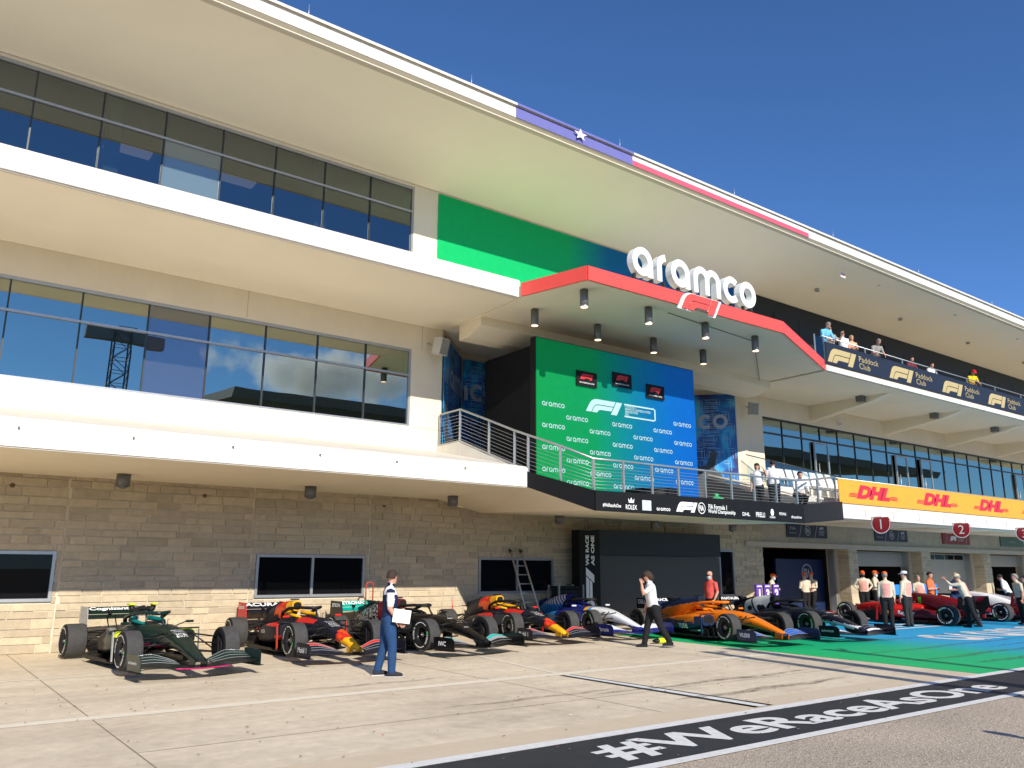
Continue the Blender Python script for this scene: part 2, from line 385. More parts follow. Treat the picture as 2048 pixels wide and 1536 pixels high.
# ---------------- ground
def conc_mat():
    m, nt, b = _nodes('apron_concrete'); N = nt.nodes; L = nt.links
    tc = N.new('ShaderNodeTexCoord')
    def nz(s, d, r=0.6, vec=None):
        n = N.new('ShaderNodeTexNoise'); n.inputs['Scale'].default_value = s; n.inputs['Detail'].default_value = d; n.inputs['Roughness'].default_value = r
        L.new(vec or tc.outputs['Object'], n.inputs['Vector']); return n
    a = nz(0.35, 9, 0.68); c = nz(6, 6); mp = N.new('ShaderNodeMapping'); mp.inputs['Scale'].default_value = (0.12, 1.6, 1); L.new(tc.outputs['Object'], mp.inputs['Vector'])
    st = nz(1.0, 7, 0.7, mp.outputs[0]); sp = nz(55, 3)
    cr = N.new('ShaderNodeValToRGB'); e = cr.color_ramp.elements
    e[0].position = 0.28; e[0].color = (0.54, 0.455, 0.335, 1); e[1].position = 0.72; e[1].color = (0.78, 0.675, 0.51, 1)
    k = e.new(0.5); k.color = (0.69, 0.59, 0.44, 1); L.new(a.outputs['Fac'], cr.inputs[0]); out = cr.outputs[0]
    for n, lo, hi, f0, f1 in ((c, 0.88, 1.08, 0.3, 0.7), (st, 1.04, 0.86, 0.42, 0.75), (sp, 0.93, 1.05, 0.3, 0.7), (nz(1.1, 4, 0.55), 1.0, 0.86, 0.60, 0.72), (nz(3.3, 3, 0.5), 1.0, 0.90, 0.66, 0.74)):
        r = N.new('ShaderNodeMapRange'); r.inputs[1].default_value = f0; r.inputs[2].default_value = f1; r.inputs[3].default_value = lo; r.inputs[4].default_value = hi
        L.new(n.outputs['Fac'], r.inputs[0]); mx = N.new('ShaderNodeMix'); mx.data_type = 'RGBA'; mx.blend_type = 'MULTIPLY'; mx.inputs[0].default_value = 1
        L.new(out, mx.inputs[6]); L.new(r.outputs[0], mx.inputs[7]); out = mx.outputs[2]
    L.new(out, b.inputs['Base Color']); b.inputs['Roughness'].default_value = 0.85
    bp = N.new('ShaderNodeBump'); bp.inputs['Strength'].default_value = 0.15; bp.inputs['Distance'].default_value = 0.01; L.new(sp.outputs['Fac'], bp.inputs['Height']); L.new(bp.outputs[0], b.inputs['Normal'])
    return m
def asphalt_mat():
    m, nt, b = _nodes('pit_lane_asphalt'); N = nt.nodes; L = nt.links
    tc = N.new('ShaderNodeTexCoord')
    vo = N.new('ShaderNodeTexVoronoi'); vo.inputs['Scale'].default_value = 45; L.new(tc.outputs['Object'], vo.inputs['Vector'])
    n1 = N.new('ShaderNodeTexNoise'); n1.inputs['Scale'].default_value = 18; n1.inputs['Detail'].default_value = 8; n1.inputs['Roughness'].default_value = 0.8; L.new(tc.outputs['Object'], n1.inputs['Vector'])
    n2 = N.new('ShaderNodeTexNoise'); n2.inputs['Scale'].default_value = 0.5; n2.inputs['Detail'].default_value = 6; L.new(tc.outputs['Object'], n2.inputs['Vector'])
    cr = N.new('ShaderNodeValToRGB'); e = cr.color_ramp.elements
    e[0].position = 0.32; e[0].color = (0.23, 0.19, 0.145, 1); e[1].position = 0.68; e[1].color = (0.66, 0.565, 0.455, 1); k = e.new(0.5); k.color = (0.46, 0.385, 0.30, 1)
    L.new(n1.outputs['Fac'], cr.inputs[0])
    r = N.new('ShaderNodeMapRange'); r.inputs[1].default_value = 0.3; r.inputs[2].default_value = 0.7; r.inputs[3].default_value = 0.86; r.inputs[4].default_value = 1.1; L.new(n2.outputs['Fac'], r.inputs[0])
    mx = N.new('ShaderNodeMix'); mx.data_type = 'RGBA'; mx.blend_type = 'MULTIPLY'; mx.inputs[0].default_value = 1; L.new(cr.outputs[0], mx.inputs[6]); L.new(r.outputs[0], mx.inputs[7])
    L.new(mx.outputs[2], b.inputs['Base Color']); b.inputs['Roughness'].default_value = 0.9
    bp = N.new('ShaderNodeBump'); bp.inputs['Strength'].default_value = 0.5; bp.inputs['Distance'].default_value = 0.02; L.new(vo.outputs['Distance'], bp.inputs['Height']); L.new(bp.outputs[0], b.inputs['Normal'])
    return m
def worn(name, col, bare=None, amt=0.25, scale=5, rough=0.7):
    """road paint worn through in specks"""
    m, nt, b = _nodes(name); N = nt.nodes; L = nt.links; tc = N.new('ShaderNodeTexCoord')
    n = N.new('ShaderNodeTexNoise'); n.inputs['Scale'].default_value = scale; n.inputs['Detail'].default_value = 10; n.inputs['Roughness'].default_value = 0.75; L.new(tc.outputs['Object'], n.inputs['Vector'])
    cr = N.new('ShaderNodeValToRGB'); e = cr.color_ramp.elements
    e[0].position = 0.28; e[0].color = (*[x * (1 - amt) for x in col], 1); e[1].position = 0.62; e[1].color = (*col, 1)
    L.new(n.outputs['Fac'], cr.inputs[0]); L.new(cr.outputs[0], b.inputs['Base Color']); b.inputs['Roughness'].default_value = rough
    return m
def sheet(name, poly, z, mat, label=None, kind='structure', parent=None):
    mb = MB(); mb.poly([(x, y, z) for x, y in poly]); o = mb.build(name, mat, parent, fix=False)
    if parent is None: o['kind'] = kind
    return o
mb = MB(); mb.poly([(-1500, -1500, -0.012), (1500, -1500, -0.012), (1500, 1500, -0.012), (-1500, 1500, -0.012)])
tag(mb.build('ground', M('dry_turf', (0.16, 0.15, 0.07), 0.95, var=0.3, scale=0.2), fix=False), kind='structure')
lane = sheet('pit_lane', [(-60, -26), (160, -26), (160, 6.8), (-60, 6.8)], -0.004, asphalt_mat())
apron = sheet('concrete_apron', [(-60, 6.8), (160, 6.8), (160, 30), (-60, 30)], 0.0, conc_mat())
p_black = worn('black_road_paint', (0.030, 0.033, 0.036), amt=0.45, scale=3)
p_white = worn('white_road_paint', (0.80, 0.80, 0.78), amt=0.22, scale=9)
p_cream = worn('cream_road_paint', (0.84, 0.76, 0.61), amt=0.12, scale=5)
p_joint = M('joint_sealant', (0.27, 0.225, 0.17), 0.9)
sheet('black_band', [(-30, 6.02), (90, 6.02), (90, 7.22), (-30, 7.22)], 0.004, p_black, parent=lane)
sheet('white_line', [(-30, 5.86), (90, 5.86), (90, 6.02), (-30, 6.02)], 0.008, p_white, parent=lane)
sheet('white_line', [(-30, 7.22), (90, 7.22), (90, 7.42), (-30, 7.42)], 0.008, p_white, parent=lane)
sheet('cream_line', [(-30, 11.74), (16.6, 11.74), (16.6, 12.0), (-30, 12.0)], 0.004, p_cream, parent=apron)
sheet('edge_strip', [(-30, 7.42), (16.2, 7.42), (16.2, 8.0), (-30, 8.0)], 0.004, worn('sandy_road_paint', (0.66, 0.55, 0.40), amt=0.08, scale=3), parent=apron)
sheet('parking_line', [(-3, 16.25), (16.5, 16.45), (16.5, 16.58), (-3, 16.38)], 0.004, p_cream, parent=apron)
sheet('bay_line', [(9.93, 12.0), (10.05, 12.0), (10.75, 16.3), (10.63, 16.3)], 0.005, p_cream, parent=apron)
sheet('bay_line_edge', [(9.80, 7.5), (10.22, 7.5), (10.10, 11.7), (9.82, 11.7)], 0.004, p_black, parent=apron)
sheet('bay_line', [(9.90, 7.5), (10.10, 7.5), (10.03, 11.7), (9.90, 11.7)], 0.009, p_white, parent=apron)
for x in (2.28, 8.5, 14.6):
    sheet('expansion_joint', [(x - 0.008, 7.5), (x + 0.008, 7.5), (x + 0.008, YW), (x - 0.008, YW)], 0.0025, p_joint, parent=apron)
sheet('expansion_joint', [(2.29, 9.43), (16.2, 9.43), (16.2, 9.445), (2.29, 9.445)], 0.0025, p_joint, parent=apron)
# green to blue painted apron in front of the first garages
p_gb = gradient_mat('green_to_blue_paint', [(7, (0.01, 0.50, 0.16)), (17.2, (0.01, 0.50, 0.16)), (20.6, (0.01, 0.46, 0.22)), (23.4, (0.02, 0.36, 0.66)), (60, (0.02, 0.36, 0.70))], 0, 0.6, nz=0.9, nzs=0.3)
sheet('painted_apron', [(16.35, 7.43), (60, 7.43), (60, 17.85), (17.1, 17.85)], 0.004, p_gb, parent=apron)
sheet('wall_strip', [(17.1, 17.85), (60, 17.85), (60, 17.98), (17.1, 17.98)], 0.004, p_white, parent=apron)
# white lettering on the blue part, read from the lane
mt = aramco_mb(9.0, t=0.24); xf(mt, frame((28.2, 10.9, 0.009), (1, 0, 0), (0, 1, 0))); 
mt.v = [(x, 10.9 + (y - 10.9) * 1.35, z) for x, y, z in mt.v]; mt.build('ground_lettering', p_white, apron, fix=False)
for k in range(3):
    sheet('ground_stripe', [(25.3, 14.35 + 0.55 * k), (31.5 - k, 14.35 + 0.55 * k), (31.3 - k, 14.55 + 0.55 * k), (25.3, 14.55 + 0.55 * k)], 0.009, p_white, parent=apron)
text('#WeRaceAsOne', p_white, (10.45, 6.60, 0.009), (1, 0, 0), (0, 1, 0), w=8.8, h=0.74, bold=0.025, parent=lane, name='band_lettering')
# rubber marks
p_rub = M('rubber_mark', (0.14, 0.11, 0.085), 0.9, var=0.3, scale=6)
def streak_mat():
    m, nt, b = _nodes('faded_rubber'); N = nt.nodes; L = nt.links; tc = N.new('ShaderNodeTexCoord')
    b.inputs['Base Color'].default_value = (0.12, 0.09, 0.065, 1); b.inputs['Roughness'].default_value = 0.9
    mp = N.new('ShaderNodeMapping'); mp.inputs['Scale'].default_value = (0.8, 6, 1); L.new(tc.outputs['Object'], mp.inputs['Vector'])
    n = N.new('ShaderNodeTexNoise'); n.inputs['Scale'].default_value = 4; n.inputs['Detail'].default_value = 8; n.inputs['Roughness'].default_value = 0.8; L.new(mp.outputs[0], n.inputs['Vector'])
    r = N.new('ShaderNodeMapRange'); r.inputs[1].default_value = 0.44; r.inputs[2].default_value = 0.64; r.inputs[3].default_value = 0.0; r.inputs[4].default_value = 0.88; L.new(n.outputs['Fac'], r.inputs[0])
    L.new(r.outputs[0], b.inputs['Alpha']); return m
p_streak = streak_mat()
for (x0, x1, y, w) in ((8.7, 14.5, 9.62, 0.16), (9.3, 13.9, 8.55, 0.22), (6.2, 9.6, 9.9, 0.10), (5.2, 8.2, 12.6, 0.10), (17.2, 24.5, 9.2, 0.22), (17.5, 27.0, 10.6, 0.16), (18.0, 25.0, 8.3, 0.25), (20.0, 33.0, 12.4, 0.18), (22.0, 36.0, 9.8, 0.2)):
    n = 12; up = []; dn = []
    for i in range(n + 1):
        x = x0 + (x1 - x0) * i / n; t = math.sin(math.pi * i / n) ** 0.5 * w; yy = y + 0.05 * math.sin(i * 1.3)
        up.append((x, yy + t * 0.5)); dn.append((x, yy - t * 0.5))
    sheet('rubber_streak', dn + up[::-1], 0.013, p_streak, parent=apron)
# grit and confetti: many tiny bits on the ground
mb = MB(); mats_grit = [M('grit', (0.20, 0.165, 0.125), 0.9), M('confetti_red', (0.6, 0.05, 0.04), 0.7), M('confetti_white', (0.75, 0.74, 0.70), 0.7)]
for i in range(420):
    x = rnd.uniform(1.5, 17); y = rnd.uniform(4.2, 15.5); a = rnd.uniform(0, 6.28); s = rnd.uniform(0.005, 0.017); l = s * rnd.uniform(1, 2.4); mi = 0 if rnd.random() < 0.88 else rnd.choice((1, 2))
    c, sn = math.cos(a), math.sin(a); z = 0.014
    mb.add([(x + c * l, y + sn * l, z), (x - sn * s, y + c * s, z + s * 0.4), (x - c * l, y - sn * l, z), (x + sn * s, y - c * s, z + s * 0.5)], [(0, 1, 2, 3)], mi)
tag(mb.build('ground_litter', mats_grit, fix=False), 'tiny scraps and grit scattered over the concrete apron', kind='stuff')

# ---------------- building root
BLD = tag(empty('pit_building', (0, 0, 0)), 'long cream pit building with stone base, ribbon windows and overhanging roof', 'building')
def part(name, mb, mats, parent=None): return mb.build(name, mats, parent or BLD)
# stone wall with openings
WIN = [(-1.9, 2.99, 1.10, 2.20), (7.6, 10.71, 1.10, 2.20), (14.6, 17.6, 1.10, 2.20), (26.05, 26.95, 0.85, 2.62)]
STONE_X1 = 28.86; ZS = 3.925
def wall_with_openings(mb, x0, x1, z0, z1, y0, y1, ops):
    xs = sorted(set([x0, x1] + [o[0] for o in ops] + [o[1] for o in ops])); zs = sorted(set([z0, z1] + [o[2] for o in ops] + [o[3] for o in ops]))
    for a, b in zip(xs, xs[1:]):
        run = None
        for c, d in zip(zs, zs[1:]):
            hole = any(o[0] <= a and b <= o[1] and o[2] <= c and d <= o[3] for o in ops)
            if hole:
                if run: mb.box(a, b, y0, y1, run[0], run[1]); run = None
            else: run = (run[0], d) if run else (c, d)
        if run: mb.box(a, b, y0, y1, run[0], run[1])
mb = MB(); wall_with_openings(mb, XL, STONE_X1, 0, ZS, YW + 0.012, YW + 0.35, WIN)
stone = part('stone_wall', mb, c_mortar)
blocks = []
z = 0.0; row = 0; joints = (3.1, 7.45, 10.85, 19.0, 23.0)
rb = random.Random(11)
while z < ZS - 0.05:
    h = rb.choice((0.125, 0.16, 0.16, 0.19, 0.225))
    if z + h > ZS - 0.07: h = ZS - z
    x = XL + rb.uniform(-0.5, 0)
    while x < STONE_X1:
        w = rb.uniform(0.28, 0.95)
        segs = [(max(x, XL), min(x + w, STONE_X1))]
        for j in joints:
            segs = [q for s in segs for q in ([(s[0], j - 0.008), (j + 0.008, s[1])] if s[0] < j < s[1] else [s])]
        for (a, b) in segs:
            rects = [(a, b, z, z + h)]
            for o in WIN:
                nr = []
                for (p, q, u, v) in rects:
                    if q <= o[0] or p >= o[1] or v <= o[2] or u >= o[3]: nr.append((p, q, u, v)); continue
                    if p < o[0]: nr.append((p, o[0], u, v))
                    if q > o[1]: nr.append((o[1], q, u, v))
                    pp, qq = max(p, o[0]), min(q, o[1])
                    if u < o[2]: nr.append((pp, qq, u, o[2]))
                    if v > o[3]: nr.append((pp, qq, o[3], v))
                rects = nr
            blocks += [r for r in rects if r[1] - r[0] > 0.06 and r[3] - r[2] > 0.05]
        x += w
    z += h; row += 1
def vis_size(r):
    cx = (r[0] + r[1]) / 2
    if cx < 1.2: return 0
    d = math.hypot(cx, YW); return (r[1] - r[0]) * (r[3] - r[2]) * (YW / d) / d ** 2
blocks.sort(key=vis_size, reverse=True)
UB = MB(); UB.box(-0.5, 0.5, -0.5, 0.5, -0.5, 0.5, 0, 0.0)
def block_mb(mb, r, ins=0.0085):
    p = rb.uniform(0.002, 0.022); mb.box(r[0] + ins, r[1] - ins, YW - p, YW + 0.03, r[2] + ins, r[3] - ins, 0, 0.006)
for r in blocks[:300]:
    q = MB(); block_mb(q, r); q.build('stone_block', c_stone, stone, fix=False)
q = MB()
for r in blocks[300:]: block_mb(q, r)
tag(q.build('stone_blocks', c_stone, stone, fix=False), kind='stuff')
# ground windows
for i, (a, b, c, d) in enumerate(WIN):
    w = part('window_frame', MB().box(a, b, YW - 0.03, YW + 0.12, d - 0.07, d).box(a, b, YW - 0.045, YW + 0.12, c, c + 0.07).box(a, a + 0.07, YW - 0.028, YW + 0.12, c + 0.07, d - 0.07).box(b - 0.07, b, YW - 0.028, YW + 0.12, c + 0.07, d - 0.07), c_frame)
    mids = [] if i == 3 else [(a + b) / 2]
    for m_ in mids: MB().box(m_ - 0.035, m_ + 0.035, YW - 0.025, YW + 0.1, c + 0.07, d - 0.07).build('mullion', c_frame, w)
    ed = [a + 0.07] + [x for m_ in mids for x in (m_ - 0.035, m_ + 0.035)] + [b - 0.07]
    for p, q_ in zip(ed[::2], ed[1::2]): MB().box(p, q_, YW + 0.03, YW + 0.045, c + 0.07, d - 0.07).build('pane', g_shop, w)
    MB().box(a - 0.0, b + 0.0, YW + 0.3, YW + 0.34, c, d).build('blind', c_black, w)
# holes with conduit plates high on the stone
for x in (1.95, 6.15, 11.25, 15.5, 18.3, 27.2):
    part('wall_box', MB().tube([(x, YW - 0.02, 3.63), (x, YW + 0.01, 3.63)], 0.055, 10), M('rusty_plate', (0.14, 0.09, 0.05), 0.8))
# ---- first ledge (left)
part('ledge', MB().xprof([(16.65, 3.93), (16.65, 4.40), (16.72, 4.46), (YW, 5.36), (YW, 3.93)], XL, 12.97), c_white)
for x in (1.5, 3.4, 5.3, 7.2, 9.1, 11.0):
    part('weep_pipe', MB().tube([(x, 16.60, 4.27), (x, 16.66, 4.27)], 0.018, 8), c_lamp)
part('ledge_drip', MB().box(XL, 12.965, 16.68, 16.74, 3.905, 3.93), c_white)
part('ledge_drip', MB().box(XL, 13.10, 17.24, 17.30, 9.255, 9.28), c_white)
# ---- wall of the first storey, left of the stage
WX1 = 13.10
mb = MB(); wall_with_openings(mb, XL, WX1, 5.2, 9.30, YW, YW + 0.35, [(XL - 1, 12.0, 6.05, 8.46)])
part('upper_wall', mb, c_stucco)
for x in (6.85, 12.35):
    part('render_joint', MB().box(x, x + 0.012, YW - 0.002, YW + 0.01, 8.5, 9.27), M('joint_brown', (0.35, 0.31, 0.25), 0.9))  # thin dark lines for the joints in the wall render
part('render_joint', MB().box(12.1, WX1 - .02, YW - 0.002, YW + 0.01, 6.02, 6.035), MATS['joint_brown'])
def ribbon(x1, n, pitch, zb, zt, ztr, mats, name='ribbon_window', y=YW, seed=1, thick=0.035, light=c_frame):
    rr = random.Random(seed)
    x0 = x1 - n * pitch
    w = part(name, MB().box(x0, x1, y + 0.03, y + 0.13, zt - 0.08, zt).box(x0, x1, y + 0.03, y + 0.13, zb, zb + 0.06).box(x1 - 0.06, x1, y + 0.032, y + 0.13, zb + 0.06, zt - 0.08), light)
    MB().box(x0, x1 - 0.06, y + 0.035, y + 0.12, ztr - 0.03, ztr + 0.03).build('transom', light, w)
    for i in range(1, n):
        xm = x1 - i * pitch
        MB().box(xm - thick / 2, xm + thick / 2, y + 0.045, y + 0.14, zb + 0.06, ztr - 0.03).build('mullion', c_dkframe, w)
        MB().box(xm - thick / 2, xm + thick / 2, y + 0.045, y + 0.14, ztr + 0.03, zt - 0.08).build('mullion', c_dkframe, w)
    for i in range(n):
        a = x1 - (i + 1) * pitch + thick / 2; b = x1 - i * pitch - thick / 2
        for (c, d, k) in ((zb + 0.06, ztr - 0.03, 0), (ztr + 0.03, zt - 0.08, 1)):
            t = [rr.uniform(-0.003, 0.003) for _ in range(3)]
            MB().add([(a, y + 0.085 + t[0], c), (b, y + 0.085 + t[1], c), (b, y + 0.085 + t[1] + t[2], d), (a, y + 0.085 + t[0] + t[2], d)], [(0, 1, 2, 3)]).build('pane', mats(i, k), w, fix=False)
    return w
ribbon(12.0, 12, 1.52, 6.05, 8.46, 7.64, lambda i, k: g_panel if i == 4 else g_sky, seed=3)
ribbon(11.92, 12, 1.52, 9.9, 13.87, 13.02, lambda i, k: g_pale if (i == 4 and k == 0) else g_dark, seed=5)
# rooms behind the glass
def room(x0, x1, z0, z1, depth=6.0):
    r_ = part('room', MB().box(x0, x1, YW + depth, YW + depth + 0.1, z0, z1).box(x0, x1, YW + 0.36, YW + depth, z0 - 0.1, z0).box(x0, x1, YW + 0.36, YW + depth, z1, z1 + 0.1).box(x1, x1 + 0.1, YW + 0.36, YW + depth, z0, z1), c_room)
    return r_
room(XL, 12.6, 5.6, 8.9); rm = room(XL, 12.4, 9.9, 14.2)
lampm = M('ceiling_panel_light', (0.8, 0.78, 0.74), 0.5, emit=(1.0, 0.80, 0.72, 0.30))
for (x, y) in ((3.4, 24.6), (6.6, 24.6)):
    MB().box(x, x + 1.3, y, y + 0.5, 14.12, 14.18).build('panel_light', lampm, rm)
for x in (3.0, 8.8):
    MB().box(x, x + 0.35, YW + 0.5, YW + 0.8, 9.95, 14.15).build('column', M('pale_column', (0.5, 0.6, 0.58), 0.7), rm)
# ---- second ledge (left)
part('ledge', MB().xprof([(17.20, 9.28), (17.20, 9.74), (17.26, 9.80), (YW, 10.2), (YW, 9.28)], XL, 13.12), c_white)
# soffit sheets (cream render, 3 mm below the slabs)
part('soffit', MB().box(XL, 12.95, 16.76, YW - 0.01, 3.905, 3.927), c_soffit)
part('soffit', MB().box(XL, 13.08, 17.32, YW - 0.01, 9.255, 9.277), c_soffit)
# ---- second storey wall, left
mb = MB(); wall_with_openings(mb, XL, 28.4, 9.80, 13.95, YW, YW + 0.35, [(XL - 1, 11.92, 9.9, 13.87)])
part('upper_wall', mb, c_stucco)
# ---- roof
part('roof_soffit', MB().xprof([(YW + 0.3, 13.93), (17.16, 14.60), (17.16, 14.72), (YW + 0.3, 14.2)], XL, XR), M('roof_soffit_render', (0.93, 0.86, 0.70), 0.8, var=0.03, scale=0.4, bump=0.08, bscale=30, stain=0.05))
part('roof', MB().xprof([(17.05, 14.70), (17.05, 15.12), (17.2, 15.22), (30, 15.6), (30, 14.3), (YW + .3, 14.21), (17.18, 14.73)], XL, XR), c_white)
part('roof_lip', MB().xprof([(17.06, 14.695), (17.30, 14.695), (17.34, 14.575), (17.22, 14.57)], XL, XR), M('lip_render', (0.60, 0.54, 0.42), 0.7, var=0.05))
part('roof_lip', MB().xprof([(16.97, 15.05), (16.97, 15.13), (17.2, 15.24), (17.2, 15.2), (17.047, 15.10)], XL, XR), c_white)
for x in (-2, 6.5, 11.4, 17.25, 23.1, 29.5, 36.5, 44, 52):
    part('lightning_rod', MB().tube([(x, 17.25, 15.2), (x, 17.25, 15.62)], 0.012, 6), c_steel)
fl = tag(empty('painted_state_flag', (17, 17.0, 14.9)), 'blue, white and red flag with white star painted on the roof edge', 'flag')
def fpart(nm, mat, x0, x1, z0, z1, y=17.035):
    q = MB().box(x0 - 17, x1 - 17, y - 17.0, y - 17.0 + 0.012, z0 - 14.9, z1 - 14.9); return q.build(nm, mat, fl)
f_blue = M('flag_blue', (0.145, 0.15, 0.42), 0.55, var=0.05); f_red = M('flag_red', (0.72, 0.10, 0.16), 0.55, var=0.05); f_wh = M('flag_white', (0.82, 0.80, 0.78), 0.55)
fpart('blue_field', f_blue, 12.84, 17.6, 14.70, 15.045); fpart('white_stripe', f_wh, 17.6, 27.37, 14.88, 15.045); fpart('red_stripe', f_red, 17.6, 27.37, 14.70, 14.88)
fpart('blue_field', f_blue, 12.84, 17.6, 15.05, 15.125, 16.955)
st = [((0.20 if i % 2 == 0 else 0.085) * math.sin(i * math.pi / 5) * 1.35, (0.20 if i % 2 == 0 else 0.085) * math.cos(i * math.pi / 5)) for i in range(10)]
MB().prism(st, lambda u, v, w: (15.27 - 17 + u, w, v + 0.04), -0.055, -0.047).build('star', f_wh, fl)
# ---- right-hand ledges
XD = 27.65
part('ledge', MB().xprof([(16.8, 3.72), (16.8, 4.25), (YW, 4.45), (YW, 3.93)], XD, XR), c_white)
part('soffit', MB().xprof([(16.9, 3.700), (16.9, 3.718), (YW - 0.01, 3.926), (YW - 0.01, 3.908)], XD, XR), c_soffit)
part('ledge', MB().xprof([(16.8, 9.26), (16.8, 9.47), (YW, 9.47), (YW, 9.26)], 27.45, XR), c_white)
part('soffit', MB().box(27.45, XR, 16.9, YW - 0.01, 9.235, 9.257), c_soffit)
for i in range(9):
    x = 33.0 + 6.4 * i
    part('bracket_beam', MB().xprof([(YW, 9.25), (YW, 8.55), (18.2, 9.0), (17.3, 9.25)], x, x + 0.45), c_soffit)
    part('bracket_beam', MB().xprof([(YW, 3.92), (YW, 3.78), (18.6, 3.68), (17.6, 3.70)], x - 1.2, x - 1.0), c_soffit)
for i in range(26):
    x = 29.2 + 2.0 * i
    part('weep_pipe', MB().box(x, x + 0.04, 16.785, 16.81, 3.82, 4.1), M('weep_grey', (0.5, 0.5, 0.47), 0.6))
mb = MB(); wall_with_openings(mb, 27.66, XR, 4.2, 9.25, YW, YW + 0.35, [(29.42, XR + 1, 5.0, 8.37)])
part('upper_wall', mb, c_stucco)
ribbon(29.42 + 1.45 * 34, 34, 1.45, 5.0, 8.37, 7.68, lambda i, k: g_sky, seed=9, thick=0.03, light=c_dkframe)
room(28.0, XR - 2, 4.6, 8.8)
for i, x in enumerate((33.1, 40.2, 42.7, 54.1)):
    dr = part('terrace_door', MB().box(x, x + 0.08, YW - 0.05, YW + 0.02, 5.05, 7.6).box(x + 1.05, x + 1.13, YW - 0.05, YW + 0.02, 5.05, 7.6).box(x + 0.08, x + 1.05, YW - 0.05, YW + 0.02, 7.52, 7.6), c_frame)
    MB().box(x + 0.08, x + 1.05, YW - 0.02, YW - 0.01, 5.05, 7.52).build('pane', g_sky, dr)
    MB().tube([(x + 0.2, YW - 0.1, 5.6), (x + 0.2, YW - 0.1, 6.6)], 0.02, 6).build('handle', c_steel, dr)
# charcoal wall behind the top terrace
mb = MB(); wall_with_openings(mb, 28.4, XR, 9.48, 13.95, YW + 0.02, YW + 0.35, [])
part('terrace_deck', MB().box(27.5, XR, 17.0, YW - 0.02, 9.471, 9.60), c_soffit)
dkw = part('charcoal_wall', mb, c_dkwall)
for i in range(28):
    x = 28.9 + 1.9 * i
    MB().box(x, x + 1.87, YW - 0.01, YW + 0.03, 9.5, 13.4 if i % 5 else 12.2).build('cladding_panel', c_dkwall, dkw)
part('white_pier', MB().box(27.95, 28.55, YW - 0.05, YW + 0.3, 9.48, 13.9), c_white)
# ---- stage recess: angled side walls and back wall
REC = [(13.1, 21.24), (15.2, 23.4), (25.5, 23.4), (27.66, 21.24)]
for (a, b) in zip(REC, REC[1:]):
    d = Vector((b[0] - a[0], b[1] - a[1])).normalized(); n = Vector((-d.y, d.x))
    part('recess_wall', MB().plan([a, b, (b[0] + n.x * 0.3, b[1] + n.y * 0.3), (a[0] + n.x * 0.3, a[1] + n.y * 0.3)], 3.6, 9.95), c_stucco)
part('stage_floor', MB().plan([(14.0, 15.0), (22.35, 15.0), (26.2, 16.4), (26.3, 21.2), (25.5, 23.38), (15.2, 23.38), (14.0, 21.3)], 3.71, 3.75), M('stage_deck', (0.09, 0.09, 0.095), 0.7, var=0.15))
# stage underside
A0, B0, C0, D0 = (12.97, 16.68, 3.93), (13.7, 14.93, 3.27), (22.4, 14.93, 3.27), (27.63, 16.82, 3.66)
mb = MB()
W1, W2, W3, W4 = (12.97, 21.22, 3.925), (14.6, 20.9, 3.57), (25.6, 20.9, 3.57), (27.65, 21.22, 3.70)
W5, W6 = (14.6, 21.23, 3.57), (25.6, 21.23, 3.57)
for f in ((A0, B0, W2, W1), (B0, C0, W3, W2), (C0, D0, W4, W3), (W2, W3, W6, W5), (W1, W2, W5), (W3, W4, W6)): mb.poly(list(f))
mb.build('stage_soffit', c_soffit, BLD)
# ramp side at the left of the stage
part('ramp_side', MB().prism([(20.0, 5.0), (20.0, 5.50), (16.75, 4.33), (16.66, 4.25), (16.66, 4.1), (16.75, 4.0)], lambda y, z, x: (x, y, z), 12.98, 13.12), c_white)
part('ramp_side', MB().plan([(12.98, 20.0), (13.12, 20.0), (13.12, 21.23), (12.98, 21.23)], 4.8, 5.52), c_white)
# ---- canopy over the stage
CP = [(13.12, 17.1), (13.67, 15.0), (21.95, 14.87), (27.43, 16.9)]
part('canopy', MB().plan(CP + [(27.46, 21.2), (27.6, 21.26), (25.5, 23.38), (15.2, 23.38), (13.13, 21.26)], 9.30, 9.60), c_soffit)
part('canopy_soffit', MB().plan([(13.16, 17.14), (13.72, 15.06), (21.93, 14.94), (27.36, 16.96), (27.4, 21.2), (25.4, 23.3), (15.3, 23.3), (13.2, 21.2)], 9.277, 9.297), c_soffit)
part('dropped_beam', MB().xprof([(19.3, 9.276), (19.3, 9.02), (20.0, 8.78), (20.5, 8.78), (20.5, 9.276)], 13.25, 27.4), c_soffit)
for (a, b) in zip(CP, CP[1:]):
    d = Vector((b[0] - a[0], b[1] - a[1])).normalized(); n = Vector((d.y, -d.x))
    part('red_fascia', MB().plan([(a[0], a[1]), (b[0], b[1]), (b[0] + n.x * 0.05 + d.x * .012, b[1] + n.y * 0.05 + d.y * .012), (a[0] + n.x * 0.05 - d.x * .012, a[1] + n.y * 0.05 - d.y * .012)], 9.27, 9.66), c_red)
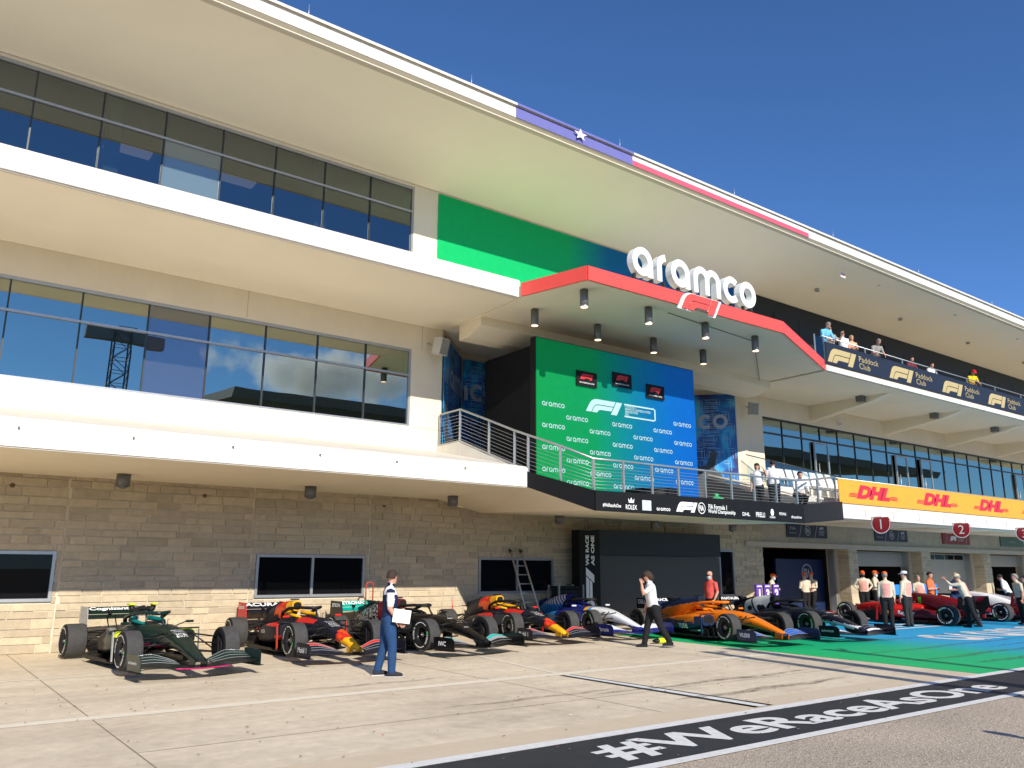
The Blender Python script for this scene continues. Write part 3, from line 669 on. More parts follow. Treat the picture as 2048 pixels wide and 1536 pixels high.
# ---- garages
GX = [28.86, 35.95, 42.75, 49.5, 56.25, 63.0, 69.75, 76.5]; GW = 5.9
c_door = M('roller_door', (0.40, 0.375, 0.33), 0.6, var=0.05)
c_stone2 = M('garage_stone', (0.48, 0.405, 0.30), 0.85, var=0.12, scale=5, bump=0.3, bscale=25, stain=0.2)
part('lintel_wall', MB().box(STONE_X1, XR, YW, YW + 0.5, 3.0, 3.90), c_stone2)
part('lintel', MB().box(STONE_X1 - 1.2, XR, YW - 0.12, YW + 0.5, 2.80, 2.995), M('lintel_concrete', (0.47, 0.42, 0.34), 0.8, var=0.08, scale=4))
for i, x in enumerate(GX):
    nx = GX[i + 1] if i + 1 < len(GX) else XR
    rev = x + GW + (0.45 if i == 0 else 0)
    pier = part('stone_pier', MB().box(rev, nx, YW, YW + 1.15, 0, 2.797), c_mortar)
    zz = 0.0; q = MB()
    while zz < 2.7:
        h = rb.choice((0.16, 0.19, 0.225)); h = min(h, 2.79 - zz); xx = rev
        while xx < nx - 0.01:
            w = min(rb.uniform(0.3, 0.7), nx - xx)
            if nx - xx - w < 0.12: w = nx - xx
            q.box(xx + 0.006, xx + w - 0.006, YW - rb.uniform(0.004, 0.02), YW + 0.02, zz + 0.006, zz + h - 0.006, 0, 0.005); xx += w
        q.box(rev - rb.uniform(0.004, 0.02), rev + 0.02, YW + 0.006, YW + 0.55, zz + 0.006, zz + h - 0.006, 0, 0.005)
        zz += h
    tag(q.build('pier_blocks', c_stone, pier, fix=False), kind='stuff')
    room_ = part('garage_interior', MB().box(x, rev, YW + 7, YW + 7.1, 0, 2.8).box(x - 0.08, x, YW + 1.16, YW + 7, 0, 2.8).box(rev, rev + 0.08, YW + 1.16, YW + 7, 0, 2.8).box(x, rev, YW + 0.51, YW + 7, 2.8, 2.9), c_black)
    if i in (1, 2, 3, 5, 6):
        bot = {1: 2.05, 2: 0.0, 3: 2.1, 5: 1.9, 6: 0}[i]
        d = part('roller_door', MB().box(x, rev, YW + 1.0, YW + 1.04, bot, 2.77), c_door)
        k = bot + 0.02
        while k < 2.6:
            MB().box(x + 0.01, rev - 0.01, YW + 0.985, YW + 1.0, k, k + 0.62).build('door_slat', c_door, d); k += 0.65
        if i == 2:
            for j in range(5): MB().box(x + 0.35 + j * 1.07, x + 1.3 + j * 1.07, YW + 0.97, YW + 0.984, 2.45, 2.68).build('door_window', g_shop, d)
    part('door_track', MB().box(rev - 0.12, rev - 0.04, YW + 0.7, YW + 1.0, 0, 2.79), c_steel)
part('pier_plinth', MB().box(STONE_X1 - 0.3, STONE_X1 - 0.0, YW + 0.36, YW + 1.2, 0, 2.8), c_stone2)
# ================================================================== signs, screens, railings and fixtures on the building
EX, EZ = (1, 0, 0), (0, 0, 1)
def at(o, loc):
    """move a thing's origin to loc keeping world geometry (for mesh things built in world space)"""
    me = o.data; me.transform(Matrix.Translation(-Vector(loc))); o.location = loc; return o
def kids(root, loc):
    """give an Empty an origin at loc: children built in world space keep their place"""
    root.location = loc
    for ch in root.children:
        ch.matrix_parent_inverse = Matrix.Translation(-Vector(loc))
    return root
# ---- green to blue wall banner
gb = gradient_mat('green_blue_banner', [(12.8, (0.0, 0.44, 0.125)), (18.4, (0.0, 0.40, 0.13)), (20.4, (0.0, 0.14, 0.34)), (28, (0.0, 0.11, 0.42))], 0, 0.6)
o = MB().box(12.81, 27.93, YW - 0.03, YW - 0.004, 9.8, 13.90).build('wall_banner', gb)
tag(o, 'green to blue printed banner covering the top storey wall behind the big white letters', 'banner')
# ---- big white letters on the canopy
LT = tag(empty('letter_sign'), 'big white three dimensional aramco letters standing on the red edged canopy', 'sign')
c_let = M('white_letter_acrylic', (0.82, 0.83, 0.85), 0.4, var=0.02)
for mbx in aramco_mb(5.5, 0.22, 0.245, letters=True):
    xf(mbx, Matrix.Translation((18.15, 15.10, 9.88)) @ frame((0, 0, 0), EX, EZ) @ Matrix.Scale(1, 4))
    mbx.v = [(x, y + 0.15, 9.88 + (z - 9.88) * 1.06) for x, y, z in mbx.v]
    mbx.build('letter', c_let, LT)
for x in (15.55, 16.25, 16.75, 17.35, 17.9, 18.75, 19.2, 19.75, 20.35, 20.75):
    MB().box(x - 0.04, x + 0.04, 15.10, 15.18, 9.6, 9.93).build('post', c_dkframe, LT)
kids(LT, (18.15, 15.1, 9.6))
# ---- emblem on the red fascia
E1 = tag(empty('fascia_emblem'), 'red and white racing logo mounted on the canopy edge under the big letters', 'sign')
speed_logo(c_txtw, (17.92, 14.855, 9.40), EX, EZ, 0.56, E1, 'backing', 0.03, 1.15)
speed_logo(c_red, (17.92, 14.815, 9.40), EX, EZ, 0.50, E1, 'logo', 0.03, 1.08)
kids(E1, (17.92, 14.85, 9.2))
# ---- LED screen on the stage
S1 = tag(empty('stage_screen'), 'tall green to blue video wall with rows of wordmarks on the stage', 'screen')
led = gradient_mat('led_picture', [(14.3, (0.0, 0.21, 0.05)), (16.6, (0.0, 0.20, 0.065)), (18.6, (0.0, 0.125, 0.25)), (20.0, (0.0, 0.095, 0.36)), (21.3, (0.0, 0.085, 0.37))], 0, 0.5, lines=0.18, emit=0.35)
MB().box(14.33, 21.22, 18.0, 18.02, 3.76, 8.52).build('screen_face', led, S1)
MB().box(14.30, 21.25, 18.025, 18.25, 3.76, 8.55).build('housing', c_black, S1)
MB().plan([(14.31, 18.26), (21.2, 18.26), (21.2, 22.0), (17.0, 22.0), (14.31, 20.6)], 3.76, 8.3).build('side_drape', M('black_drape', (0.006, 0.0065, 0.008), 0.8, bump=0.6, bscale=6, spec=0.15), S1)
wmk = M('wordmark_print', (0.36, 0.52, 0.57), 0.6, spec=0.15, emit=(0.5, 0.75, 0.80, 0.06))
cols = (14.96, 15.88, 16.80, 17.75, 18.66, 19.58, 20.54); rows = (6.52, 6.20, 5.88, 5.56, 5.24, 4.92, 4.60, 4.28)
for i, x in enumerate(cols):
    for j, zz in enumerate(rows):
        if (i + j) % 2 or (j == 0 and 1 < i < 6): continue
        m = aramco_mb(0.86, 0, 0.195); xf(m, frame((x, 17.99, zz - 0.02), EX, EZ)); tag(m.build('wordmark', wmk, S1, fix=False), kind='stuff')
pale = M('pale_logo_print', (0.36, 0.56, 0.62), 0.6, spec=0.15, emit=(0.5, 0.75, 0.85, 0.06))
speed_logo(pale, (17.0, 17.985, 6.74), EX, EZ, 0.42, S1, 'emblem', 0, 1.2)
text('FORMULA 1\nARAMCO UNITED STATES\nGRAND PRIX\n2021', pale, (18.45, 17.985, 6.75), EX, EZ, w=1.15, h=0.33, bold=0.02, parent=S1)
MB().box(17.85, 19.2, 17.978, 17.984, 6.90, 6.95).box(17.85, 19.2, 17.978, 17.984, 6.52, 6.57).box(19.2, 19.26, 17.978, 17.984, 6.55, 6.92).build('logo_bracket', pale, S1)
pr = M('logo_red', (0.70, 0.03, 0.03), 0.5)
for (x0, z0) in ((15.83, 7.28), (17.33, 7.45), (18.83, 7.27)):
    MB().box(x0, x0 + 0.83, 17.93, 17.96, z0, z0 + 0.46).build('name_panel', c_black, S1)
    speed_logo(pr, (x0 + 0.41, 17.925, z0 + 0.29), EX, EZ, 0.18, S1, 'emblem')
    text('FIA FORMULA ONE', c_txtw, (x0 + 0.41, 17.925, z0 + 0.1), EX, EZ, w=0.6, h=0.045, bold=0.01, parent=S1)
kids(S1, (17.8, 18.0, 3.75))
# ---- printed banners in the stage corners
def printed_blue():
    m, nt, b = _nodes('electric_blue_print'); N = nt.nodes; L = nt.links; tc = N.new('ShaderNodeTexCoord')
    n = N.new('ShaderNodeTexNoise'); n.inputs['Scale'].default_value = 0.9; n.inputs['Detail'].default_value = 5; n.inputs['Distortion'].default_value = 1.5; L.new(tc.outputs['Object'], n.inputs['Vector'])
    cr = N.new('ShaderNodeValToRGB'); e = cr.color_ramp.elements; e[0].position = 0.36; e[0].color = (0.015, 0.03, 0.17, 1); e[1].position = 0.68; e[1].color = (0.05, 0.55, 0.90, 1); k = e.new(0.52); k.color = (0.01, 0.17, 0.55, 1)
    L.new(n.outputs['Fac'], cr.inputs[0]); L.new(cr.outputs[0], b.inputs['Base Color']); b.inputs['Roughness'].default_value = 0.45
    return m
pb = printed_blue(); out_m = M('outline_print', (0.26, 0.48, 0.72), 0.5); grey_m = M('grey_wordmark', (0.45, 0.50, 0.56), 0.5); fig_m = M('grey_figure_print', (0.07, 0.08, 0.09), 0.6, var=0.5, scale=2.5)
def outline_digits(org, ux, w, h, root, s=0.022):
    """2021 drawn as outline bars"""
    segs = {'2': [(0, 1, 1, 1), (1, 1, 1, .5), (1, .5, 0, .5), (0, .5, 0, 0), (0, 0, 1, 0)], '0': [(0, 0, 0, 1), (0, 1, 1, 1), (1, 1, 1, 0), (1, 0, 0, 0)], '1': [(.3, 1, .7, 1), (.7, 1, .7, 0)]}
    q = MB(); u = Vector((*ux, 0)); cw = w / 4
    for di, ch in enumerate('2021'):
        for (a, b, c, d) in segs[ch]:
            for off in (-0.055, 0.055):
                hor = abs(b - d) < 1e-6
                p0 = Vector((a * cw * 0.72, b * h)); p1 = Vector((c * cw * 0.72, d * h))
                if hor: p0.y += off; p1.y += off
                else: p0.x += off; p1.x += off
                lo = Vector((min(p0.x, p1.x) - s / 2, min(p0.y, p1.y) - s / 2)); hi = Vector((max(p0.x, p1.x) + s / 2, max(p0.y, p1.y) + s / 2))
                zo = 0.002 * (1 + (di + int(hor)) % 2)
                P = lambda x, y: Vector(org) + u * (x + di * cw) + Vector((0, 0, y)) + Vector((u.y, -u.x, 0)) * zo
                q.poly([P(lo.x, lo.y), P(hi.x, lo.y), P(hi.x, hi.y), P(lo.x, hi.y)])
    return tag(q.build('outline_numerals', out_m, root, fix=False), kind='stuff')
def corner_banner(a, b, right, label, c=None, fig=True):
    root = tag(empty('corner_banner'), label, 'banner')
    a = Vector((*a, 0)); b = Vector((*b, 0)); d = (b - a).normalized(); n = Vector((d.y, -d.x, 0)); Lg = (b - a).length
    f = lambda u, v, w: tuple(a + d * u + n * (0.02 + w) + Vector((0, 0, v)))
    MB().prism([(0.02, 4.0), (Lg - 0.02, 4.0), (Lg - 0.02, 9.1), (0.02, 9.1)], f, 0, 0.02).build('print', pb, root)
    zz = 8.45
    k = 0
    while zz > 4.0:
        outline_digits(f(0.15 if k % 2 else 0.35, zz, 0.024), (d.x, d.y), Lg * 0.95, 0.36, root); zz -= 0.52; k += 1
    m = aramco_mb(4.2, 0, 0.23)
    c = (0.55 if right else 1.75) if c is None else c
    xf(m, frame(f(c, 7.62, 0.034), tuple(d), EZ)); lo, hi = 0.03, Lg - 0.03
    # trim the wordmark to the banner's width
    keep = []; 
    for fc in m.f:
        us = [(Vector(m.v[q]) - a).dot(d) for q in fc]
        if min(us) > lo and max(us) < hi: keep.append(fc)
    m2 = MB(); m2.add(m.v, keep); tag(m2.build('wordmark', grey_m, root, fix=False), kind='stuff')
    figp = [(0.15, 4.02), (2.9, 4.02), (2.6, 4.9), (2.25, 5.75), (2.0, 5.95), (2.15, 6.6), (1.95, 6.75), (1.7, 6.1), (1.2, 5.95), (0.75, 6.0), (0.4, 7.0), (0.12, 7.0), (0.35, 5.8)]
    figp = [(min(u, Lg - 0.05), v) for u, v in figp]
    if fig: MB().prism(figp, f, 0.040, 0.044).build('printed_figure', fig_m, root)
    kids(root, tuple((a + b) / 2 + Vector((0, 0, 4)))); return root
corner_banner((13.13, 21.22), (15.2, 23.36), False, 'dark blue printed banner in the stage corner beside the left loudspeaker')
corner_banner((15.24, 23.36), (18.2, 23.36), False, 'dark blue printed banner on the back wall between corner banner and black drape', -0.55, False)
corner_banner((25.5, 23.36), (27.62, 21.24), True, 'bright blue 2021 banner right of the stage screen')
# ---- black fascia round the stage with sponsor line
F0 = tag(empty('stage_fascia_banner'), 'black banner strip with white sponsor names along the stage front', 'banner')
def strip(a0, a1, b0, b1, nm='fabric'):
    # a0,a1 lower corners; b0,b1 upper corners
    d = (Vector(a1) - Vector(a0)); n = Vector((d.y, -d.x, 0)).normalized() * 0.04
    v = [Vector(p) for p in (a0, a1, b1, b0)]; v2 = [p + n for p in v]
    MB().add(v + v2, [(0, 1, 2, 3), (7, 6, 5, 4), (0, 4, 5, 1), (1, 5, 6, 2), (2, 6, 7, 3), (3, 7, 4, 0)]).build(nm, c_black, F0)
strip((12.975, 16.66, 3.92), (13.7, 14.92, 3.26), (12.975, 16.66, 4.33), (13.7, 14.92, 3.76))
strip((13.7, 14.92, 3.26), (22.4, 14.92, 3.26), (13.7, 14.92, 3.76), (22.4, 14.92, 3.84))
strip((22.4, 14.92, 3.26), (27.65, 16.79, 3.65), (22.4, 14.92, 3.84), (27.65, 16.79, 4.31))
YF = 14.868
for (t, x, w, h, zz) in (('#WeRaceAsOne', 14.24, 0.62, 0.10, 3.41), ('ROLEX', 14.92, 0.40, 0.12, 3.40), ('FIA Formula 1', 18.30, 0.78, 0.13, 3.56), ('World Championship', 18.47, 1.18, 0.14, 3.42), ('DHL', 19.55, 0.34, 0.10, 3.42), ('PIRELLI', 20.21, 0.42, 0.14, 3.43), ('HEINEKEN', 20.78, 0.26, 0.05, 3.38), ('PETRONAS', 21.29, 0.34, 0.08, 3.50), ('#PurposeDriven', 21.98, 0.52, 0.10, 3.42)):
    text(t, c_txtw, (x, YF, zz), EX, EZ, w=w, h=h, bold=0.015, parent=F0)
cr = [(-0.09, 0.0), (-0.11, 0.14), (-0.05, 0.06), (0, 0.17), (0.05, 0.06), (0.11, 0.14), (0.09, 0.0)]
MB().poly([(14.92 + u, YF, 3.51 + v * 0.8) for u, v in cr]).build('crown_mark', c_txtw, F0, fix=False)
MB().box(15.31, 15.64, YF - 0.004, YF, 3.34, 3.60).build('square_mark', M('pale_square', (0.55, 0.62, 0.70), 0.5), F0)
m = aramco_mb(0.52, 0, 0.24); xf(m, frame((16.1, YF, 3.36), EX, EZ)); tag(m.build('wordmark', c_txtw, F0, fix=False), kind='stuff')
speed_logo(c_txtw, (17.02, YF, 3.50), EX, EZ, 0.27, F0, 'emblem', 0, 1.05)
def roundel(x, y, z, r, root, mat, txt='FIA', tmat=None):
    q = MB(); n = 24
    for k in range(n):
        a, b = 2 * math.pi * k / n, 2 * math.pi * (k + 1) / n
        P = lambda t, rr: (x + rr * math.cos(t), y, z + rr * math.sin(t))
        q.poly([P(a, r), P(b, r), P(b, r * 0.86), P(a, r * 0.86)])
    q.build('roundel', mat, root, fix=False)
    text(txt, tmat or mat, (x, y, z), EX, EZ, w=r * 1.2, h=r * 0.95, bold=0.03, parent=root)
roundel(17.62, YF, 3.50, 0.155, F0, c_txtw)
MB().poly([(20.78 + 0.08 * math.sin(k * 0.785), YF, 3.52 + 0.11 * math.cos(k * 0.785)) for k in range(8)]).build('shield_mark', c_txtw, F0, fix=False)
kids(F0, (18, 14.9, 3.26))
# ---- stage railing
RL = tag(empty('stage_railing'), 'galvanised cable railing round the stage and down the ramp', 'railing')
RP = [((13.02, 21.15, 5.52), (13.02, 21.15, 6.50)), ((13.02, 20.0, 5.52), (13.02, 20.0, 6.50)), ((13.02, 18.5, 4.98), (13.02, 18.5, 5.95)), ((13.02, 17.3, 4.55), (13.02, 17.3, 5.5)),
      ((13.03, 16.72, 4.33), (13.03, 16.72, 5.30)), ((13.40, 15.85, 4.0), (13.40, 15.85, 4.95)), ((13.76, 15.0, 3.75), (13.76, 15.0, 4.56))]
RP += [((x, 15.0, 3.78), (x, 15.0, 4.57)) for x in (14.79, 15.84, 16.87, 17.97, 19.11, 20.16, 21.23)] + [((22.28, 15.0, 3.82), (22.28, 15.0, 4.58)), ((24.9, 15.95, 4.0), (24.9, 15.95, 4.88)), ((27.45, 16.86, 4.3), (27.45, 16.86, 5.2))]
for a, b in RP: MB().box(a[0] - 0.025, a[0] + 0.025, a[1] - 0.025, a[1] + 0.025, a[2], b[2]).build('post', c_steel, RL)
MB().tube([b for a, b in RP], 0.032, 8).build('top_rail', c_steel, RL)
for k in range(8):
    t = 0.10 + 0.105 * k
    MB().tube([tuple(a[i] + (b[i] - a[i]) * t for i in range(3)) for a, b in RP], 0.0055, 5).build('cable', c_steel, RL)
MB().tube([(a[0], a[1], a[2] + 0.03) for a, b in RP[:5]], 0.028, 6).build('bottom_rail', c_steel, RL)
kids(RL, (18, 15, 3.75))
# ---- orange banner along the first terrace
DB = tag(empty('orange_terrace_banner'), 'long orange banner with repeated pink red letters along the first terrace', 'banner')
MB().box(27.52, 62, 16.76, 16.79, 4.27, 5.15).build('fabric', M('orange_banner_cloth', (0.80, 0.36, 0.035), 0.6, var=0.04), DB)
c_mag = M('magenta_red_print', (0.62, 0.025, 0.05), 0.55)
for k in range(7):
    x = 29.86 + 4.95 * k
    text('DHL', c_mag, (x, 16.752, 4.74), EX, EZ, w=2.45, h=0.52, bold=0.075, shear=0.35, spacing=0.95, parent=DB)
    q = MB()
    for s in (-1, 1):
        for j in range(3):
            w = 0.5; x0 = x + (1.22 if s > 0 else -1.72 + 0.04 * j); q.box(x0, x0 + w, 16.748, 16.754, 4.53 + 0.055 * j, 4.56 + 0.055 * j)
    tag(q.build('speed_lines', c_mag, DB), kind='stuff')
MB().tube([(27.5, 16.85, 5.18), (62, 16.85, 5.18)], 0.025, 6).build('hand_rail', c_steel, DB)
kids(DB, (40, 16.78, 4.27))
# ---- navy club banner on the top terrace
PBn = tag(empty('navy_terrace_banner'), 'navy club banner with gold logos hung along the top terrace rail', 'banner')
navy = M('navy_banner_cloth', (0.018, 0.026, 0.046), 0.55, var=0.06, spec=0.25); gold = M('gold_print', (0.50, 0.40, 0.19), 0.5, var=0.04)
MB().box(27.50, 62, 16.80, 16.83, 9.53, 10.40).build('fabric', navy, PBn)
for k in range(8):
    x = 27.56 + 4.45 * k
    speed_logo(gold, (x + 1.03, 16.792, 9.92), EX, EZ, 0.58, PBn, 'emblem', 0, 1.16)
    text('Paddock\nClub', gold, (x + 2.95, 16.792, 9.93), EX, EZ, w=1.45, h=0.52, bold=-0.005, parent=PBn)
MB().tube([(27.40, 16.86, 10.62), (62, 16.86, 10.62)], 0.022, 6).build('hand_rail', c_steel, PBn)
for k in range(12): MB().box(27.5 + 2.9 * k, 27.54 + 2.9 * k, 16.84, 16.88, 9.47, 10.62).build('post', c_steel, PBn)
kids(PBn, (40, 16.8, 9.5))
gd = tag(empty('glass_guard'), 'clear glass guard at the red end of the top terrace', 'guard')
MB().box(26.9, 27.48, 16.84, 16.855, 9.5, 10.55).build('pane', g_clear, gd); MB().box(26.86, 26.9, 16.83, 16.87, 9.5, 10.6).build('post', c_steel, gd); kids(gd, (27.2, 16.85, 9.5))
# ---- boards over the garages
nvy = M('navy_board', (0.012, 0.018, 0.045), 0.5); mar = M('maroon_board', (0.24, 0.018, 0.025), 0.5); grn = M('sea_green_board', (0.03, 0.12, 0.10), 0.5); slt = M('silver_print', (0.42, 0.44, 0.48), 0.5)
BD = [(30.55, nvy, 0), (37.54, nvy, 1), (44.14, mar, 2), (50.92, grn, 3), (57.7, nvy, 4)]
BL = ['navy board with three silver logos above the open garage left of number 1', 'navy board with three silver logos beside the number 1 disc', 'maroon board with white racing logo beside the number 2 disc', 'sea green board beside the number 3 disc', 'navy board over the farthest garage in view']
for (x, mt_, k) in BD:
    rt = tag(empty('garage_board'), BL[k], 'sign')
    MB().box(x, x + 3.0, YW - 0.06, YW - 0.01, 3.24, 3.82).build('board', mt_, rt)
    yb = YW - 0.066
    if k in (0, 1, 4):
        for xx in (0.95, 2.1):
            MB().poly([(x + xx - 0.11, yb, 3.26), (x + xx - 0.08, yb, 3.26), (x + xx + 0.16, yb, 3.80), (x + xx + 0.13, yb, 3.80)]).build('divider', slt, rt, fix=False)
        roundel(x + 1.5, yb, 3.54, 0.21, rt, slt)
        text('FIA', slt, (x + 0.42, yb, 3.62), EX, EZ, w=0.4, h=0.12, parent=rt); text('#RaceForward', slt, (x + 0.42, yb, 3.42), EX, EZ, w=0.5, h=0.07, parent=rt)
        speed_logo(slt, (x + 2.55, yb, 3.66), EX, EZ, 0.12, rt); text('WE RACE\nAS ONE', slt, (x + 2.55, yb, 3.46), EX, EZ, w=0.42, h=0.2, bold=0.01, parent=rt)
    elif k == 2:
        speed_logo(c_txtw, (x + 1.15, yb, 3.53), EX, EZ, 0.24, rt); text('WE RACE\nAS ONE', slt, (x + 2.0, yb, 3.53), EX, EZ, w=0.75, h=0.25, bold=0.01, parent=rt)
        for xx in (0.4, 2.6): MB().poly([(x + xx - 0.11, yb, 3.26), (x + xx - 0.08, yb, 3.26), (x + xx + 0.16, yb, 3.80), (x + xx + 0.13, yb, 3.80)]).build('divider', slt, rt, fix=False)
    else:
        text('MARTIN', slt, (x + 1.5, yb, 3.5), EX, EZ, w=0.8, h=0.1, parent=rt)
    kids(rt, (x + 1.5, YW, 3.24))
disc_red = M('disc_red', (0.33, 0.012, 0.02), 0.5); 
for k, x in enumerate((29.62, 35.95, 42.1, 48.4)):
    rt = tag(empty('number_disc'), 'dark red disc with the white number %s hanging under the terrace edge' % ['one', 'two', 'three', 'four'][k], 'sign')
    r = 0.37; pts = [(r * math.cos(R(a)), r * math.sin(R(a))) for a in range(-220, 41, 10)]
    f = lambda u, v, w: (x + w, 16.43 - u, 3.57 + v)
    MB().prism(pts, f, -0.02, 0.02).build('disc', disc_red, rt)
    q = MB()
    for a in range(-220, 20, 10):
        P = lambda t, rr: (x - 0.025, 16.43 - rr * math.cos(R(t)), 3.57 + rr * math.sin(R(t)))
        q.poly([P(a, r), P(a + 10, r), P(a + 10, r * 0.92), P(a, r * 0.92)])
    q.build('rim_stripe', c_txtw, rt, fix=False)
    text(str(k + 1), c_txtw, (x - 0.028, 16.43, 3.55), (0, -1, 0), EZ, h=0.36, parent=rt)
    MB().box(x - 0.015, x + 0.015, 16.40, 16.79, 3.78, 3.84).build('bracket', c_steel, rt)
    kids(rt, (x, 16.7, 3.3))
# ---- lamps
def lamp(x, y, z, r, h, label, group, lit=False):
    rt = tag(empty('ceiling_lamp'), label, 'lamp', group)
    MB().tube([(x, y, z + 0.02), (x, y, z - 0.05)], r * 0.6, 12).build('stem', c_lamp, rt)
    MB().tube([(x, y, z - 0.03), (x, y, z - h)], r, 18, cap=True).build('housing', c_lamp, rt)
    if lit:
        MB().tube([(x, y, z - h - 0.004), (x, y, z - h - 0.012)], r * 0.86, 16).build('lens', M('warm_lamp_lens', (0.9, 0.7, 0.55), 0.4, emit=(1.0, 0.62, 0.40, 2.2)), rt)
        MB().tube([(x, y, z - h + 0.02), (x, y, z - h - 0.015)], [r * 1.03, r * 1.03], 18, cap=False).build('rim', c_frame, rt)
    else:
        MB().tube([(x, y, z - h), (x, y, z - h - 0.05)], [r * 0.9, r * 0.3], 14).build('lens', c_lamp, rt)
    kids(rt, (x, y, z)); return rt
od = ['first', 'second', 'third', 'fourth']
for j, (y, nm) in enumerate(((15.62, 'outer'), (17.78, 'inner'))):
    for i, x in enumerate((14.10, 16.59, 19.07, 21.52)):
        lamp(x, y, 9.28, 0.115, 0.50, 'lit cylinder lamp, %s from the left in the %s row under the stage canopy' % (od[i], nm), 'lamps under the stage canopy', True)
for i, (x, y, z) in enumerate(((3.95, 19.9, 3.93), (8.41, 19.9, 3.93), (12.75, 19.9, 3.93))):
    lamp(x, y, z, 0.15, 0.30, ['grey drum lamp on the ledge soffit nearest the left picture edge', 'grey drum lamp on the ledge soffit above the two pane window', 'grey drum lamp on the ledge soffit left of the stage corner'][i], 'drum lamps on the soffits')
for i, (x, y, z) in enumerate(((17.1, 20.3, 3.6), (21.5, 20.3, 3.6), (25.8, 20.3, 3.62))):
    lamp(x, y, z, 0.15, 0.30, ['grey drum lamp under the stage above the small ladder', 'grey drum lamp under the stage above the dark screen', 'grey drum lamp under the stage by the dark screen\'s right end'][i], 'drum lamps on the soffits')
# ---- loudspeakers
def speaker(x, y, z, rz, label):
    rt = tag(empty('wall_loudspeaker', (x, y, z), rz), label, 'loudspeaker'); c_sp = M('speaker_shell', (0.62, 0.60, 0.55), 0.6)
    MB().prism([(-0.19, -0.22), (0.19, -0.22), (0.10, 0.18), (-0.10, 0.18)], lambda u, v, w: (u, v, w), -0.26, 0.26).build('shell', c_sp, rt)
    MB().box(-0.165, 0.165, -0.235, -0.223, -0.23, 0.23).build('grille', M('speaker_grille', (0.30, 0.29, 0.26), 0.7), rt)
    MB().tube([(0, 0.18, 0), (0, 0.5, 0.05)], 0.03, 8).build('bracket', c_steel, rt); rt.rotation_euler = (R(14), 0, rz)
speaker(12.67, 20.72, 8.55, R(18), 'white wall loudspeaker at the left corner of the stage recess')
speaker(28.05, 20.72, 8.45, R(-25), 'grey wall loudspeaker right of the bright blue 2021 banner')
# ---- dark ground screen
G1 = tag(empty('ground_screen'), 'large switched off grey screen under a black header below the stage', 'screen')
MB().box(18.95, 25.2, 20.55, 20.75, 0.0, 2.32).build('screen_face', M('switched_off_screen', (0.060, 0.058, 0.055), 0.5, var=0.05), G1)
MB().box(18.95, 25.2, 20.45, 20.8, 2.33, 3.15).build('header', M('dark_header', (0.010, 0.014, 0.017), 0.5), G1)
kids(G1, (22, 20.6, 0))
G2 = tag(empty('slogan_pillar'), 'tall black pillar with white slogan and logo reading upward', 'sign')
MB().box(18.02, 18.93, 20.4, 20.78, 0.0, 3.12).build('panel', c_black, G2)
text('WE RACE', c_txtw, (18.36, 20.392, 2.46), EZ, (-1, 0, 0), w=0.98, h=0.15, bold=0.04, parent=G2)
text('AS ONE', c_txtw, (18.60, 20.392, 2.46), EZ, (-1, 0, 0), w=0.98, h=0.15, bold=0.04, parent=G2)
speed_logo(c_txtw, (18.47, 20.392, 1.15), EZ, (-1, 0, 0), 0.36, G2, 'emblem', 0, 1.4)
kids(G2, (18.5, 20.5, 0))
# ---- terrace behind the orange banner: steps, seats, dark wing wall
part('terrace_step', MB().box(26.6, 60, 17.6, YW, 3.80, 4.55).box(26.6, 60, 18.9, YW, 4.551, 5.0), c_white)
part('stage_wing', MB().add([(25.2, 16.2, 3.75), (27.6, 16.95, 4.30), (27.6, 17.5, 4.33), (25.0, 20.8, 5.35), (24.9, 20.9, 3.75), (27.6, 17.5, 3.75)], [(0, 1, 2, 3), (0, 3, 4), (2, 5, 4, 3)]), M('dark_wing_panel', (0.07, 0.07, 0.07), 0.7))
part('wing_edge', MB().tube([(27.5, 17.4, 4.42), (25.0, 20.7, 5.42)], 0.06, 6), c_white)
c_seat = M('white_seat_plastic', (0.72, 0.74, 0.72), 0.45, var=0.04)
def seat_parts():
    a = MB().box(-0.22, 0.22, -0.2, 0.22, 0.42, 0.46, 0, 0.015); b = MB().add([(-0.21, 0.22, 0.46), (0.21, 0.22, 0.46), (0.21, 0.34, 0.88), (-0.21, 0.34, 0.88), (-0.21, 0.26, 0.45), (0.21, 0.26, 0.45), (0.21, 0.38, 0.87), (-0.21, 0.38, 0.87)], [(0, 1, 2, 3), (7, 6, 5, 4), (0, 4, 5, 1), (1, 5, 6, 2), (2, 6, 7, 3), (3, 7, 4, 0)])
    return a, b
sa, sb_ = seat_parts(); n_ = 0
for (yy, zb, xs) in ((18.25, 4.551, [28.2 + 0.56 * i for i in range(8)]), (19.6, 5.001, [28.0 + 0.56 * i for i in range(8)])):
    for i, x in enumerate(xs):
        rt = tag(empty('terrace_seat', (x, yy, zb)), '%s white seat from the stage in the %s row of the terrace' % (['first', 'second', 'third', 'fourth', 'fifth', 'sixth', 'seventh', 'eighth'][i], 'front' if yy < 19 else 'rear'), 'seat', 'white seats on the first terrace')
        sa.build('seat_pan', c_seat, rt); sb_.build('backrest', c_seat, rt)
        for s in (-1, 1): MB().tube([(s * 0.18, -0.12, 0.0), (s * 0.18, -0.1, 0.42)], 0.015, 6).build('leg', c_steel, rt)
gg = tag(empty('sloped_glass_guard'), 'sloping clear glass guard beside the white terrace seats', 'guard')
MB().add([(27.7, 20.9, 5.45), (31.5, 19.0, 4.9), (31.5, 19.0, 5.65), (27.7, 20.9, 6.5)], [(0, 1, 2, 3)]).build('pane', g_clear, gg, fix=False)
MB().tube([(27.7, 20.9, 6.5), (31.5, 19.0, 5.65)], 0.02, 6).build('cap_rail', c_dkframe, gg); kids(gg, (29.5, 20, 5))
